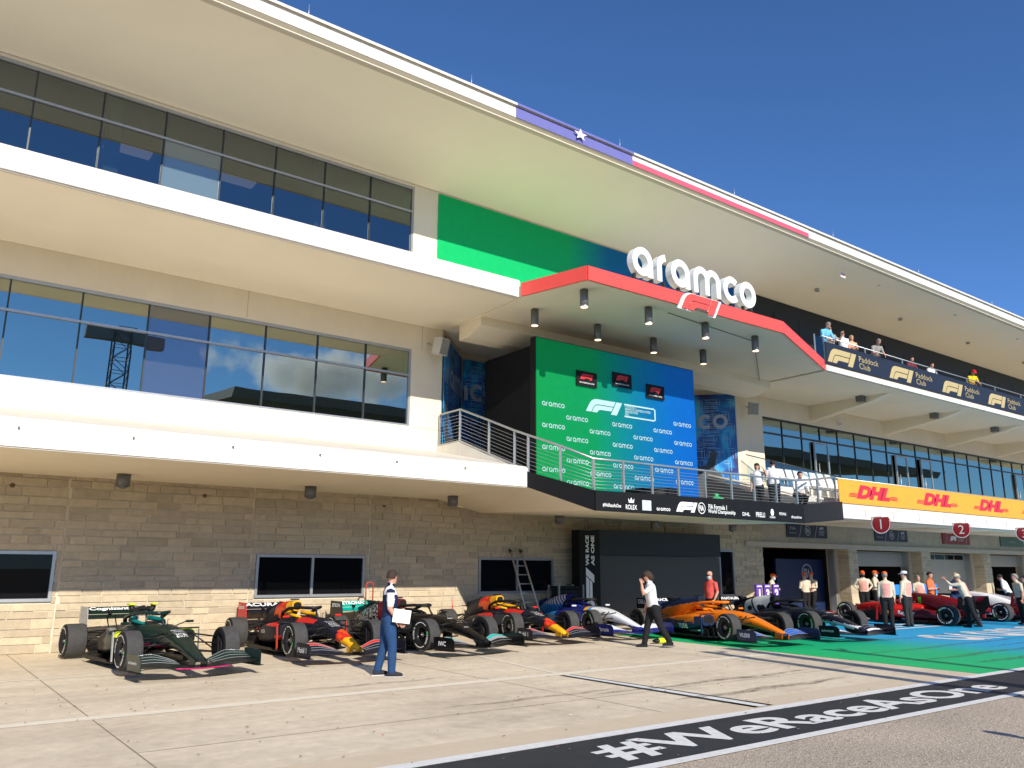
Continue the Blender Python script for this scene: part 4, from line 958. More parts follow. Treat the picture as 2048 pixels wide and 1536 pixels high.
# ---- exit signs, small fixtures on the soffits
for (x, y, z, k) in ((30.9, 17.9, 14.3, 0), (35.2, YW - 0.05, 8.75, 1)):
    rt = tag(empty('exit_sign'), ['exit sign hanging from the roof above the top terrace', 'exit sign on the cream wall above the terrace glass'][k], 'sign')
    MB().box(x, x + 0.34, y - 0.03, y, z - 0.2, z + 0.02).build('box', c_txtw, rt); text('EXIT', pr, (x + 0.17, y - 0.034, z - 0.09), EX, EZ, w=0.28, h=0.13, bold=0.02, parent=rt); kids(rt, (x, y, z))
for i in range(5):
    x = 31.8 + 7.2 * i
    part('roof_downlight', MB().tube([(x, 19.6, 14.20), (x, 19.6, 14.12)], 0.10, 12), c_frame)
    part('roof_downlight', MB().tube([(x + 2.4, 18.0, 14.47), (x + 2.4, 18.0, 14.43)], 0.07, 12), c_white)
for i in range(5):
    part('terrace_light', MB().box(32.6 + 6.4 * i, 32.9 + 6.4 * i, 18.4, 18.7, 8.98, 9.24), c_lamp)
part('sprinkler_pipe', MB().tube([(17.4, 15.6, 9.25), (22.0, 16.0, 9.25), (27.0, 19.5, 9.22)], 0.012, 6), c_lamp)
# ================================================================== racing cars
def paint(name, col, rough=0.35): return M('paint_' + name, col, rough, var=0.06, scale=6, coat=0.0 if rough > 0.5 else 0.18, spec=0.3)
c_carbon = M('carbon_fibre', (0.009, 0.009, 0.010), 0.5, var=0.25, scale=30, spec=0.3)
c_tread = M('scrubbed_tread', (0.050, 0.049, 0.048), 0.85, var=0.35, scale=14, bump=0.4, bscale=60)
c_side = M('tyre_sidewall', (0.010, 0.010, 0.011), 0.6, var=0.2, scale=10, spec=0.3)
c_rim = M('dark_rim', (0.018, 0.018, 0.019), 0.35, metal=0.3, var=0.15)
c_brake = M('brake_drum', (0.02, 0.02, 0.02), 0.6)
c_mark = M('white_tyre_print', (0.80, 0.80, 0.78), 0.6)
c_grn = M('green_tyre_tape', (0.06, 0.45, 0.10), 0.6)
c_gap = M('painted_shade_black', (0.004, 0.004, 0.004), 0.9)  # black painted in for the dark of openings and flap slots
c_glint = M('painted_edge_glint', (0.30, 0.31, 0.32), 0.35)  # pale line colour that paints a highlight along the flap edges
def catmull(st, k=4):
    out = []
    for i in range(len(st) - 1):
        p0 = st[max(i - 1, 0)]; p1 = st[i]; p2 = st[i + 1]; p3 = st[min(i + 2, len(st) - 1)]
        for j in range(k):
            t = j / k
            out.append(tuple(0.5 * ((2 * p1[q]) + (-p0[q] + p2[q]) * t + (2 * p0[q] - 5 * p1[q] + 4 * p2[q] - p3[q]) * t * t + (-p0[q] + 3 * p1[q] - 3 * p2[q] + p3[q]) * t ** 3) for q in range(len(p1))))
    out.append(st[-1]); return out
def oval(x, yc, zc, w, h, n=2.6, N=24):
    r = []
    for k in range(N):
        a = 2 * math.pi * k / N; c, s = math.cos(a), math.sin(a)
        r.append((x, yc + w * math.copysign(abs(c) ** (2 / n), c), zc + h * math.copysign(abs(s) ** (2 / n), s)))
    return r
def loft(st, k=4, N=24, fn=None, mi=0):
    mb = MB(); mb.rings([oval(*s, N=N) for s in catmull(st, k)], mi, fn=fn); return mb
def plate(poly, y, t=0.012):
    """vertical plate: poly in (x, z) at side y"""
    return MB().prism(poly, lambda x, z, yy: (x, yy, z), y - t / 2, y + t / 2)
def wingel(st, t=0.012):
    """wing element from stations (y, x_le, z_le, x_te, z_te, camber): curved plate"""
    top = []; bot = []; nc = 5
    for (y, xl, zl, xt, zt, cb) in st:
        a = []; b = []
        for i in range(nc + 1):
            s = i / nc; x = xl + (xt - xl) * s; z = zl + (zt - zl) * s - cb * math.sin(math.pi * s); th = t * (0.35 + math.sin(math.pi * min(1, s * 1.1)) ** 0.7)
            a.append((x, y, z + th / 2)); b.append((x, y, z - th / 2))
        top.append(a); bot.append(b)
    return MB().rings([a + b[::-1] for a, b in zip(top, bot)], smooth=False)
def decal(car, target, body, o, x, y, w=None, h=None, mat=None, parent=None, off=0.005, mb=None, **kw):
    """lettering laid onto a car panel"""
    mb = mb or text_mb(body, w, h, **kw); f = frame(o, x, y); n = Vector((f[0][2], f[1][2], f[2][2]))
    bv = getattr(target, '_b', None)
    tr = BVHS.get(target.name)
    if tr is None:
        me = target.data; tr = BVHTree.FromPolygons([v.co.copy() for v in me.vertices], [tuple(p.vertices) for p in me.polygons]); BVHS[target.name] = tr
    V = []
    for v in mb.v:
        p = f @ Vector(v); hit = tr.ray_cast(p + n * 0.35, -n, 0.8)
        V.append(tuple(hit[0] + n * off) if hit[0] is not None else None)
    good = [q for q in V if q]
    if not good: return None
    keep = [fc for fc in mb.f if all(V[i] for i in fc)]
    mb.v = [q or good[0] for q in V]; mb.f = keep; mb.m = [0] * len(keep); mb.sm = [False] * len(keep)
    return mb.build('lettering', mat or c_txtw, parent or target, fix=False)
BVHS = {}
def bent_text(body, r, a0, hgt, y, spread=1.0):
    """lettering bent round a wheel of radius r starting at angle a0 (degrees), on plane y"""
    V, F, x0, x1, y0, y1 = text_geo(body, 0.03)
    k = hgt / (y1 - y0); out = []
    for (u, v, _) in V:
        a = R(a0) - (u - x0) * k * spread / r; rr = r + (v - y0) * k
        out.append((rr * math.cos(a), y, rr * math.sin(a)))
    return out, F
def arc_band(q, r0, r1, a0, a1, y, n=10):
    for i in range(n):
        t0, t1 = R(a0 + (a1 - a0) * i / n), R(a0 + (a1 - a0) * (i + 1) / n)
        q.poly([(r0 * math.cos(t0), y, r0 * math.sin(t0)), (r1 * math.cos(t0), y, r1 * math.sin(t0)), (r1 * math.cos(t1), y, r1 * math.sin(t1)), (r0 * math.cos(t1), y, r0 * math.sin(t1))])
WHEEL = {}
def wheel_meshes(w):
    if w in WHEEL: return WHEEL[w]
    prof = [(0.168, 0.40), (0.185, 0.455), (0.215, 0.487), (0.25, 0.497), (0.285, 0.490), (0.312, 0.465), (0.327, 0.425), (0.3335, 0.37), (0.335, 0.25), (0.3355, 0.0)]
    full = [(r, s * w) for r, s in prof] + [(r, -s * w) for r, s in prof[-2::-1]]
    NS = 40; ring = []
    for k in range(NS + 1):
        a = 2 * math.pi * k / NS; ring.append([(r * math.cos(a), y, r * math.sin(a)) for r, y in full])
    ty = MB(); ty.rings(ring, cap=False, closed=False, fn=lambda x, y, z: 0 if math.hypot(x, z) > 0.3255 else 1)
    tyre = ty.build('tyre', [c_tread, c_side])
    rm = MB()
    for s in (1,):
        yo = w * 0.40
        rm.rings([[(r * math.cos(2 * math.pi * k / 28), y, r * math.sin(2 * math.pi * k / 28)) for k in range(28)] for r, y in ((0.170, yo + 0.012), (0.162, yo + 0.012), (0.150, yo - 0.05), (0.145, -yo)) ], cap=False)
        for k in range(10):
            a = 2 * math.pi * k / 10; c, sn = math.cos(a), math.sin(a); t = 0.009
            P = lambda rr, side, yy: (rr * c - side * t * sn, yy, rr * sn + side * t * c)
            rm.add([P(0.04, -1, yo - 0.03), P(0.155, -1, yo - 0.02), P(0.155, 1, yo - 0.02), P(0.04, 1, yo - 0.03), P(0.04, -1, yo - 0.06), P(0.155, -1, yo - 0.05), P(0.155, 1, yo - 0.05), P(0.04, 1, yo - 0.06)], [(0, 1, 2, 3), (7, 6, 5, 4), (0, 4, 5, 1), (2, 6, 7, 3), (1, 5, 6, 2)])
    rim = rm.build('rim', c_rim)
    q = MB().tube([(0, yo - 0.07, 0), (0, yo - 0.015, 0)], [0.055, 0.045], 14); nut = q.tube([(0, yo - 0.015, 0), (0, yo + 0.02, 0)], [0.024, 0.016], 10).build('hub', M('hub_metal', (0.35, 0.34, 0.32), 0.3, metal=0.8))
    dr = MB().tube([(0, -w * 0.46, 0), (0, yo - 0.075, 0)], 0.14, 24).build('brake_drum', c_brake)
    mk = MB(); yy = w * 0.5 + 0.0015
    V, F = bent_text('P ZERO', 0.222, 70, 0.046, yy, 1.15); mk.add(V, F); V, F = bent_text('PIRELLI', 0.222, 262, 0.046, yy, 1.15); mk.add(V, F)
    arc_band(mk, 0.252, 0.268, 82, 168, yy); arc_band(mk, 0.252, 0.268, 275, 348, yy)
    mark = mk.build('sidewall_print', c_mark, fix=False)
    mk2 = MB(); arc_band(mk2, 0.225, 0.272, 196, 214, yy + 0.001, 3); tape = mk2.build('tape', c_grn, fix=False)
    mats = [o.data for o in (tyre, rim, nut, dr, mark, tape)]
    for o in (tyre, rim, nut, dr, mark, tape): bpy.data.objects.remove(o)
    WHEEL[w] = mats; return mats
def race_car(L, fx, fy, heading, lift=0.07):
    """L: livery dict; (fx, fy): middle of the front axle; heading: degrees of the forward axis"""
    K = 1.04; h = R(heading); root = empty('race_car', (fx - 1.8 * K * math.cos(h), fy - 1.8 * K * math.sin(h), 0.0), h, K)
    root.rotation_euler = (0, -R(L.get('pitch', 0.9)), h)
    lf = lift
    tag(root, L['label'], 'race car', 'racing cars parked in front of the pit building')
    mats = L['mats']; B = lambda mb, nm, mi, par=None: mb.build(nm, mats[mi] if isinstance(mi, int) else mi, par or root)
    z0 = lf - 0.03
    def up(mb): mb.v = [(x, y, z + z0) for x, y, z in mb.v]; return mb
    # tub and nose
    nose = up(loft([(2.81, 0, 0.205, 0.055, 0.032, 2.6), (2.73, 0, 0.225, 0.085, 0.055, 2.6), (2.45, 0, 0.295, 0.115, 0.08, 2.8), (2.05, 0, 0.40, 0.15, 0.105, 3), (1.6, 0, 0.49, 0.20, 0.14, 3.2), (1.25, 0, 0.515, 0.245, 0.17, 3.2)], 9, 28, fn=L.get('nose')))
    nose_o = nose.build('nose', mats, root)
    tub = up(loft([(1.25, 0, 0.515, 0.245, 0.17, 3.2), (0.9, 0, 0.50, 0.30, 0.21, 3.2), (0.55, 0, 0.48, 0.345, 0.235, 3.2), (0.1, 0, 0.45, 0.37, 0.26, 3.2), (-0.35, 0, 0.43, 0.36, 0.26, 3), (-0.7, 0, 0.40, 0.30, 0.24, 3)], 9, 32, fn=L.get('tub')))
    tub_o = tub.build('chassis', mats, root)
    # black plate painted in for the shaded cockpit, and head rest
    ck = [(0.62, 0.0), (0.50, 0.16), (0.10, 0.235), (-0.20, 0.215), (-0.28, 0.0), (-0.20, -0.215), (0.10, -0.235), (0.50, -0.16)]
    B(up(MB().plan(ck, 0.60, 0.716)), 'cockpit', c_gap)
    hd = L.get('headrest', 0)
    for s in (1, -1):
        B(up(MB().tube([(0.46, s * 0.19, 0.715), (0.2, s * 0.255, 0.745), (-0.12, s * 0.25, 0.765), (-0.26, s * 0.12, 0.79)], [0.02, 0.036, 0.045, 0.045], 10)), 'headrest', hd)
    B(up(MB().tube([(0.5, 0, 0.70), (0.58, 0, 0.755)], [0.06, 0.02], 8)), 'windscreen', c_carbon)
    # halo
    hm = L.get('halo', c_carbon)
    hal = up(MB().tube([(-0.28, 0.30, 0.70), (-0.15, 0.345, 0.80), (0.15, 0.335, 0.885), (0.5, 0.24, 0.91), (0.74, 0.10, 0.905), (0.80, 0, 0.90), (0.74, -0.10, 0.905), (0.5, -0.24, 0.91), (0.15, -0.335, 0.885), (-0.15, -0.345, 0.80), (-0.28, -0.30, 0.70)], [0.04, 0.036, 0.034, 0.034, 0.036, 0.038, 0.036, 0.034, 0.034, 0.036, 0.04], 10)).build('halo', mats[hm] if isinstance(hm, int) else hm, root)
    up(MB().tube([(0.79, 0, 0.90), (0.86, 0, 0.80), (0.97, 0, 0.67)], [0.03, 0.018, 0.03], 8)).build('halo_pillar', c_carbon, hal)
    # engine cover / airbox
    if not L.get('stripped'):
        ec = up(loft([(-0.20, 0, 0.925, 0.120, 0.110, 2.6), (-0.34, 0, 0.91, 0.125, 0.13, 2.4), (-0.62, 0, 0.81, 0.155, 0.215, 2.4), (-1.0, 0, 0.70, 0.19, 0.28, 2.4), (-1.5, 0, 0.57, 0.165, 0.28, 2.3), (-2.0, 0, 0.44, 0.10, 0.20, 2.2), (-2.3, 0, 0.38, 0.05, 0.09, 2.1)], 18, 64, fn=L.get('cover')))
        ec_o = ec.build('engine_cover', mats, root)
        up(MB().rings([oval(-0.190, 0, 0.925, 0.094, 0.083, 2.6, 20), oval(-0.199, 0, 0.925, 0.092, 0.081, 2.6, 20)])).build('intake', c_gap, ec_o)  # flat black disc stands for the shaded intake
        up(plate([(-0.75, 0.92), (-1.2, 0.985), (-2.05, 0.82), (-2.05, 0.5), (-1.2, 0.7)], 0, 0.012)).build('fin', mats[L.get('fin', 0)], ec_o)
    else:
        ec_o = empty('engine_bay'); ec_o.parent = root; rs = random.Random(3)
        grey = M('bare_casting', (0.30, 0.30, 0.29), 0.45, metal=0.5, var=0.3, scale=12)
        up(MB().box(-1.9, -0.45, -0.17, 0.17, 0.12, 0.42, 0, 0.03)).build('engine_block', grey, ec_o)
        for k in range(26):
            x = rs.uniform(-1.8, -0.3); y = rs.uniform(-0.24, 0.24); zz = rs.uniform(0.38, 0.60 - 0.12 * abs(x + 0.5)); s = rs.uniform(0.03, 0.09)
            up(MB().box(x - s, x + s, y - s * 0.7, y + s * 0.7, zz, zz + s, 0, 0.008)).build('engine_part', rs.choice((grey, c_carbon, c_frame)), ec_o)
        for s in (1, -1):
            for k in range(3): up(MB().tube([(-0.8 - 0.25 * k, s * 0.15, 0.42), (-0.85 - 0.25 * k, s * 0.30, 0.40), (-1.15 - 0.2 * k, s * 0.30, 0.33), (-1.7, s * 0.14, 0.42)], 0.022, 8)).build('exhaust_pipe', grey, ec_o)
            up(MB().tube([(-0.55, s * 0.2, 0.5), (-0.35, s * 0.10, 0.93)], 0.022, 8)).build('roll_hoop_strut', grey, ec_o)
            up(MB().tube([(-0.30, s * 0.0, 0.90), (-0.30, s * 0.12, 0.915), (-0.30, s * 0.19, 0.96), (-0.30, s * 0.215, 1.03)], [0.062, 0.06, 0.055, 0.05], 12)).build('intake_horn', c_carbon, ec_o)
            up(MB().box(-0.38, -0.20, s * 0.215 - 0.055, s * 0.215 + 0.055, 1.03, 1.065, 0, 0.012)).build('intake_tip', mats[2], ec_o)
        for k in range(5): up(MB().box(-0.36 + 0.02 * k, -0.26 + 0.02 * k, -0.09 + 0.04 * k, -0.05 + 0.04 * k, 0.95, 1.0 + 0.012 * (k % 3))).build('camera_mount', c_carbon, ec_o)
    # side pods
    for s in (1, -1):
        sp = up(loft([(0.66, s * 0.515, 0.455, 0.185, 0.135, 3.4), (0.55, s * 0.535, 0.45, 0.20, 0.16, 3.4), (0.15, s * 0.545, 0.41, 0.215, 0.20, 3.2), (-0.45, s * 0.47, 0.36, 0.22, 0.20, 2.8), (-1.05, s * 0.34, 0.31, 0.19, 0.18, 2.5), (-1.6, s * 0.22, 0.26, 0.13, 0.13, 2.3), (-2.0, s * 0.13, 0.23, 0.06, 0.08, 2.2)], 11, 48, fn=(lambda x, y, z, s=s: L['pod'](x, abs(y), z)) if 'pod' in L else None))
        po = sp.build('side_pod', mats, root)
        up(MB().rings([oval(0.664, s * 0.52, 0.475, 0.150, 0.085, 3.4, 18), oval(0.668, s * 0.52, 0.475, 0.148, 0.083, 3.4, 18)])).build('inlet', c_gap, po)  # black patch stands for the shade inside the inlet
        if s < 0: pod_r = po
        else: pod_l = po
        # mirrors
        B(up(MB().tube([(0.62, s * 0.33, 0.66), (0.66, s * 0.52, 0.74)], 0.010, 6)), 'mirror_stalk', c_carbon)
        B(up(MB().box(0.62, 0.68, s * 0.585 - 0.075, s * 0.585 + 0.075, 0.715, 0.76, 0, 0.014)), 'mirror', L.get('mirror', 0))
        # barge boards and deflectors
        for k in range(4):
            xx = 1.18 - 0.13 * k; yy = s * (0.40 + 0.075 * k)
            B(up(plate([(xx, 0.07), (xx - 0.22, 0.07), (xx - 0.22, 0.46 - 0.05 * k), (xx - 0.04, 0.40 - 0.05 * k)], yy)), 'barge_board', L.get('barge', c_carbon))
        B(up(plate([(0.74, 0.09), (0.68, 0.09), (0.62, 0.58), (0.69, 0.60)], s * 0.775, 0.016)), 'turning_vane', L.get('vane', 0))
        B(up(MB().tube([(0.72, s * 0.36, 0.62), (0.66, s * 0.775, 0.615)], 0.014, 6)), 'vane_stay', c_carbon)
        # floor edge slats
        B(up(plate([(0.5, 0.07), (-1.0, 0.07), (-1.1, 0.13), (0.4, 0.11)], s * 0.775, 0.012)), 'floor_edge', c_carbon)
    fl_ = [(1.15, 0.22), (1.0, 0.5), (0.75, 0.76), (-0.9, 0.78), (-1.35, 0.52), (-2.1, 0.50), (-2.1, -0.50), (-1.35, -0.52), (-0.9, -0.78), (0.75, -0.76), (1.0, -0.5), (1.15, -0.22)]
    B(up(MB().plan(fl_, 0.050, 0.072)), 'floor', c_carbon)
    B(up(MB().prism([(-1.75, 0.07), (-2.25, 0.26), (-2.25, 0.29), (-1.75, 0.11)], lambda x, z, y: (x, y, z), -0.48, 0.48)), 'diffuser', c_carbon)
    # front wing
    fm = L.get('wing', 0)
    fwg = B(up(wingel([(y, 2.98 - 0.10 * abs(y) ** 1.5, 0.115 - 0.02 * math.cos(y * 3.1) + 0.03 * abs(y) ** 3, 2.70 - 0.10 * abs(y) ** 1.5, 0.125 + (0.0 if abs(y) < 0.25 else 0.02), 0.012) for y in [-0.985 + 0.0985 * i for i in range(21)]], 0.02)), 'front_wing', L.get('main', fm))
    if 'le' in L: up(MB().tube([(2.985 - 0.10 * abs(y) ** 1.5, y, 0.112 - 0.02 * math.cos(y * 3.1)) for y in [-0.45 + 0.1 * i for i in range(10)]], 0.012, 6)).build('leading_edge_stripe', mats[L['le']], fwg)
    for s in (1, -1):
        for e in range(4):
            sts = []
            for i in range(9):
                y = s * (0.27 + (0.985 - 0.27) * i / 8); u = i / 8; g = (0.35 + 0.65 * min(1, u * 2.2)) * (1.0 - 0.22 * max(0, u - 0.6) / 0.4)
                x0 = 2.71 - 0.10 * abs(y) ** 1.5 - 0.105 * e * (0.6 + 0.4 * g); zb = 0.125 + 0.036 * e * g + 0.012 * u
                sts.append((y, x0 + 0.02, zb, x0 - 0.082, zb + 0.060 * g, 0.010))
            fm_ = mats[L['flaps'][e]] if isinstance(L['flaps'][e], int) else L['flaps'][e]
            wm_ = wingel(sts, 0.010); wm_.tube([(q[3], q[0], q[4] + 0.003) for q in sts], 0.0045, 5, 1); wm_.tube([(q[1], q[0], q[2] - 0.004) for q in sts], 0.006, 5, 2)  # paints a glint on the trailing edge, slot shade on the leading edge
            fo = up(wm_).build('flap', [fm_, c_glint, c_gap], fwg)
            if s < 0 and e == 3: flap_r = fo
            if s > 0 and e == 3: flap_l = fo
        ep = [(2.93, 0.075), (2.30, 0.075), (2.27, 0.20), (2.27, 0.325), (2.40, 0.335), (2.84, 0.325), (2.93, 0.26)]
        up(plate(ep, s * 0.992, 0.014)).build('endplate', mats[L.get('endplate', 0)] if isinstance(L.get('endplate', 0), int) else L['endplate'], fwg)
        up(MB().box(2.30, 2.95, s * 0.992 - 0.05, s * 0.992 + 0.05, 0.062, 0.074)).build('footplate', c_carbon, fwg)
        up(plate([(2.84, 0.20), (2.60, 0.26), (2.56, 0.12), (2.80, 0.10)], s * 0.10, 0.014)).build('nose_pylon', mats[L.get('pylon', 0)], fwg)
        if 'ep_text' in L:
            t = L['ep_text']; sgn = -1 if s < 0 else 1
            text(t, L.get('ep_mat', c_txtw), (2.55, s * 1.003, 0.205 + z0), (1, 0, 0) if s < 0 else (-1, 0, 0), EZ, w=L.get('ep_w', 0.40), h=L.get('ep_h', None), bold=0.02, parent=fwg)
    # rear wing
    rw = empty('rear_wing'); rw.parent = root
    rm_ = L.get('rear', 0)
    for (a, b, cb, nm) in (((-2.05, 0.735), (-2.32, 0.800), 0.03, 'main_plane'), ((-2.33, 0.815), (-2.46, 0.955), 0.012, 'upper_flap')):
        up(wingel([(y, a[0], a[1], b[0], b[1], cb) for y in [-0.50 + 0.125 * i for i in range(9)]], 0.02)).build(nm, mats[rm_] if isinstance(rm_, int) else rm_, rw)
    bandm = mats[rm_] if isinstance(rm_, int) else rm_
    for s in (1, -1):
        em = L.get('rear_ep', 0)
        up(plate([(-1.98, 0.62), (-2.05, 0.96), (-2.56, 0.98), (-2.58, 0.66), (-2.42, 0.50), (-2.36, 0.22), (-2.22, 0.22), (-2.20, 0.50)], s * 0.508, 0.014)).build('endplate', mats[em] if isinstance(em, int) else em, rw)
        up(MB().tube([(-1.95, s * 0.08, 0.50), (-2.12, s * 0.08, 0.66), (-2.2, s * 0.08, 0.80)], 0.014, 6)).build('pylon', c_carbon, rw)
    up(wingel([(y, -2.15, 0.40, -2.35, 0.44, 0.02) for y in (-0.4, 0, 0.4)], 0.015)).build('beam_wing', c_carbon, rw)
    up(MB().box(-2.36, -2.24, -0.03, 0.03, 0.80, 0.87, 0, 0.012)).build('actuator', c_carbon, rw)
    up(MB().box(-2.62, -2.54, -0.04, 0.04, 0.30, 0.40)).build('rain_light', M('rain_light_red', (0.25, 0.01, 0.01), 0.4), rw)
    if 'rear_text' in L:
        text(L['rear_text'], L.get('rear_mat', c_txtw), (-2.38, 0, 0.895 + z0), (0, 1, 0), (-0.68, 0, 0.73), w=L.get('rear_w', 0.72), h=0.105, bold=0.03, parent=rw).location = (0.028, 0, 0.020)
    if 'rep_text' in L:
        for s in (1, -1): text(L['rep_text'], L.get('rep_mat', c_txtw), (-2.30, s * 0.518, 0.87 + z0), (1, 0, 0) if s < 0 else (-1, 0, 0), EZ, w=0.36, bold=0.02, parent=rw)
    # wheels and suspension
    for (xa, wd, yc, nm) in ((1.8, 0.305, 0.835, 'f'), (-1.8, 0.405, 0.785, 'r')):
        wm = wheel_meshes(wd); ang = rnd.uniform(0, 6.28)
        for s in (1, -1):
            we = empty('wheel', (xa, s * yc, 0.337 + lf * (0.7 if nm == 'f' else 0.55))); we.parent = root
            ang = rnd.uniform(0, 6.28) if L.get('spin') is None else R(L['spin'] + (40 if s > 0 else 0))
            for me, pn in zip(wm, ('tyre', 'rim', 'hub', 'brake_drum', 'sidewall_print', 'tape')):
                if pn == 'tape' and not L.get('tape', True): continue
                ch = link(pn, me, we)
                if pn == 'sidewall_print': ch['kind'] = 'stuff'
                we.scale = (0.97, 1, 0.97)
                ch.rotation_euler = (0, ang, 0 if s > 0 else math.pi) if pn not in ('tyre',) else (0, ang, 0)
        arms = [((xa + 0.25, 0.20, 0.58), (xa, 0.68, 0.50)), ((xa - 0.25, 0.20, 0.58), (xa, 0.68, 0.50)), ((xa + 0.28, 0.18, 0.30), (xa, 0.70, 0.24)), ((xa - 0.30, 0.20, 0.30), (xa, 0.70, 0.24)), ((xa - 0.05, 0.20, 0.60), (xa, 0.66, 0.26)), ((xa + 0.12, 0.2, 0.44), (xa + 0.08, 0.68, 0.40))]
        if nm == 'r': arms = [((a[0], 0.12, a[2] - 0.08), (b[0], 0.64, b[2] - 0.02)) for a, b in arms]
        for a, b in arms:
            for s in (1, -1):
                B(up(MB().tube([(a[0], s * a[1], a[2]), (b[0], s * b[1], b[2])], 0.014, 6)), 'suspension_arm', c_carbon)
        if nm == 'f':
            for s in (1, -1): B(up(plate([(1.92, 0.16), (1.72, 0.16), (1.70, 0.52), (1.88, 0.52)], s * 0.655, 0.02)), 'brake_duct', c_carbon)
    # pitot mast, antenna, camera pod
    B(up(MB().tube([(1.15, 0, 0.68), (1.13, 0, 0.80), (1.22, 0, 0.805)], 0.006, 5)), 'pitot_tube', c_carbon)
    if not L.get('stripped'):
        B(up(MB().box(-0.42, -0.30, -0.09, 0.09, 1.05, 1.075, 0, 0.01)), 'camera_pod', L.get('cam', c_carbon))
    B(MB().box(0.35, 0.65, -0.28, 0.28, 0.0, 0.05 + z0), 'support_stand', c_carbon)
    for sd in (-1.15,): B(MB().box(sd - 0.12, sd + 0.12, -0.3, 0.3, 0.0, 0.05 + z0), 'support_stand', c_carbon)
    # lettering on the bodywork
    for (tgt, body, o, x, y, w, mat) in L.get('decals', ()):
        t_o = {'cover': ec_o, 'pod': pod_r, 'podl': pod_l, 'tub': tub_o, 'nose': nose_o}[tgt]
        if callable(body): decal(root, t_o, '', (o[0], o[1], o[2] + z0), x, y, mat=mat, mb=body())
        elif t_o.type == 'MESH': decal(root, t_o, body, (o[0], o[1], o[2] + z0), x, y, w=w, mat=mat, bold=0.02)
    for s, fo in ((-1, flap_r), (1, flap_l)):
        if 'flap_text' in L: decal(root, fo, L['flap_text'], (2.30, s * 0.68, 0.36 + z0), (0, 1, 0), (-0.75, 0, 0.65), w=0.46, h=0.05, mat=c_txtw, bold=0.02, parent=fwg)
    return root
RGT, LFT, FWD = (1, 0, 0), (-1, 0, 0), (1, 0, 0)
W_ = c_txtw
def nose_lines(names, x0=1.75):
    return [('nose', t, (x0 - 0.0 + 0.085 * i, 0, 0.7), (0, 1, 0), (-1, 0, 0.15), 0.2, W_) for i, t in enumerate(names)]
# ---- green car with its engine cover off
gA = paint('racing_green', (0.004, 0.022, 0.019), 0.3); gB = paint('dark_green_black', (0.010, 0.014, 0.014)); lime = paint('lime', (0.62, 0.75, 0.02), 0.5); pink = paint('magenta_pinstripe', (0.45, 0.015, 0.12)); teal = paint('teal_seat', (0.0, 0.16, 0.15), 0.6); silv = paint('bare_silver', (0.36, 0.37, 0.37), 0.45)
race_car(dict(label='dark green racing car with its engine cover off, nearest the left picture edge', mats=[gA, gB, lime, pink, teal, silv, c_carbon], stripped=True, spin=20,
    tub=lambda x, y, z: 3 if (x > 0.75 and abs(z - 0.36) < 0.03) else (0 if z > 0.40 else 1), nose=lambda x, y, z: 0 if z > 0.25 else 1, pod=lambda x, y, z: 2 if (x > 0.52 and z > 0.5) else (6 if x < 0.12 + 0.06 * math.sin(z * 40) else 0),
    halo=0, headrest=4, flaps=[1, 0, 0, 0], main=1, le=3, endplate=0, rear=0, rear_ep=5, rear_text='Cognizant', rear_w=0.80, ep_text='ASTON MARTIN', flap_text='ASTON MARTIN', mirror=0, vane=5, barge=c_carbon,
    decals=nose_lines(['PEROLI', 'ARAMCO', 'COGNIZANT', 'JCB', 'BWT'], 1.62) + [('tub', '5', (0.9, 0, 1.0), (0, 1, 0), (-1, 0, 0.1), 0.12, W_)]), 4.42, 16.0, -90 + 5)
# ---- navy, red and yellow cars
nv = paint('matt_navy', (0.008, 0.010, 0.022), 0.55); rbr = paint('signal_red', (0.62, 0.02, 0.015), 0.5); rby = paint('warm_yellow', (0.85, 0.42, 0.01), 0.5); rbo = paint('orange_red', (0.75, 0.09, 0.01), 0.5)
def rb_cover(x, y, z):
    n = mnoise.noise(Vector((x * 5, z * 6, abs(y) * 2)))
    if x > -0.46 + n * 0.08: return 2
    if z > 0.62 + 0.10 * (-0.5 - x) + n * 0.10 and x > -1.05: return 3 if n > -0.1 else 1
    return 0
def rb_nose(x, y, z):
    n = mnoise.noise(Vector((x * 5, z * 9, y * 6)))
    if x > 2.38 + n * 0.08: return 2
    if x > 2.08 + n * 0.14: return 1 if n > -0.15 else 3
    return 0
def rb(label, x, y, hd, spin):
    race_car(dict(label=label, mats=[nv, rbr, rby, rbo], nose=rb_nose, cover=rb_cover, spin=spin,
        tub=lambda x, y, z: 1 if (x > 0.5 and z > 0.62 and abs(y) > 0.14) else 0, pod=lambda x, y, z: 1 if (x > 0.45 and z < 0.36) or (x > -0.35 and x < 0.55 and z > 0.535 and y > 0.6) else 0,
        headrest=2, flaps=[0, 0, 0, 1], endplate=0, main=0, rear=0, rear_ep=1, rear_text='ACURA', rear_w=0.86, ep_text='Mobil 1', ep_h=0.10, pylon=2, mirror=1, vane=1, rep_text='Exxon',
        decals=nose_lines(['HONDA', 'CASHAPP', 'AT&T', 'RAUCH', 'CITRIX'], 1.50) + [('tub', 'ORACLE', (0.62, -0.9, 0.575), RGT, (0, 0, 1), 0.50, W_), ('tub', 'ORACLE', (0.62, 0.9, 0.575), LFT, (0, 0, 1), 0.50, W_), ('pod', 'HONDA', (-0.30, -0.95, 0.47), RGT, (0, 0.25, 1), 0.40, W_), ('cover', 'citrix', (-0.75, -0.8, 0.60), RGT, (0, 0.2, 1), 0.28, W_)]), x, y, hd)
rb('navy racing car with yellow nose behind the man in the blue polo shirt', 7.68, 16.45, -90 + 0, 10)
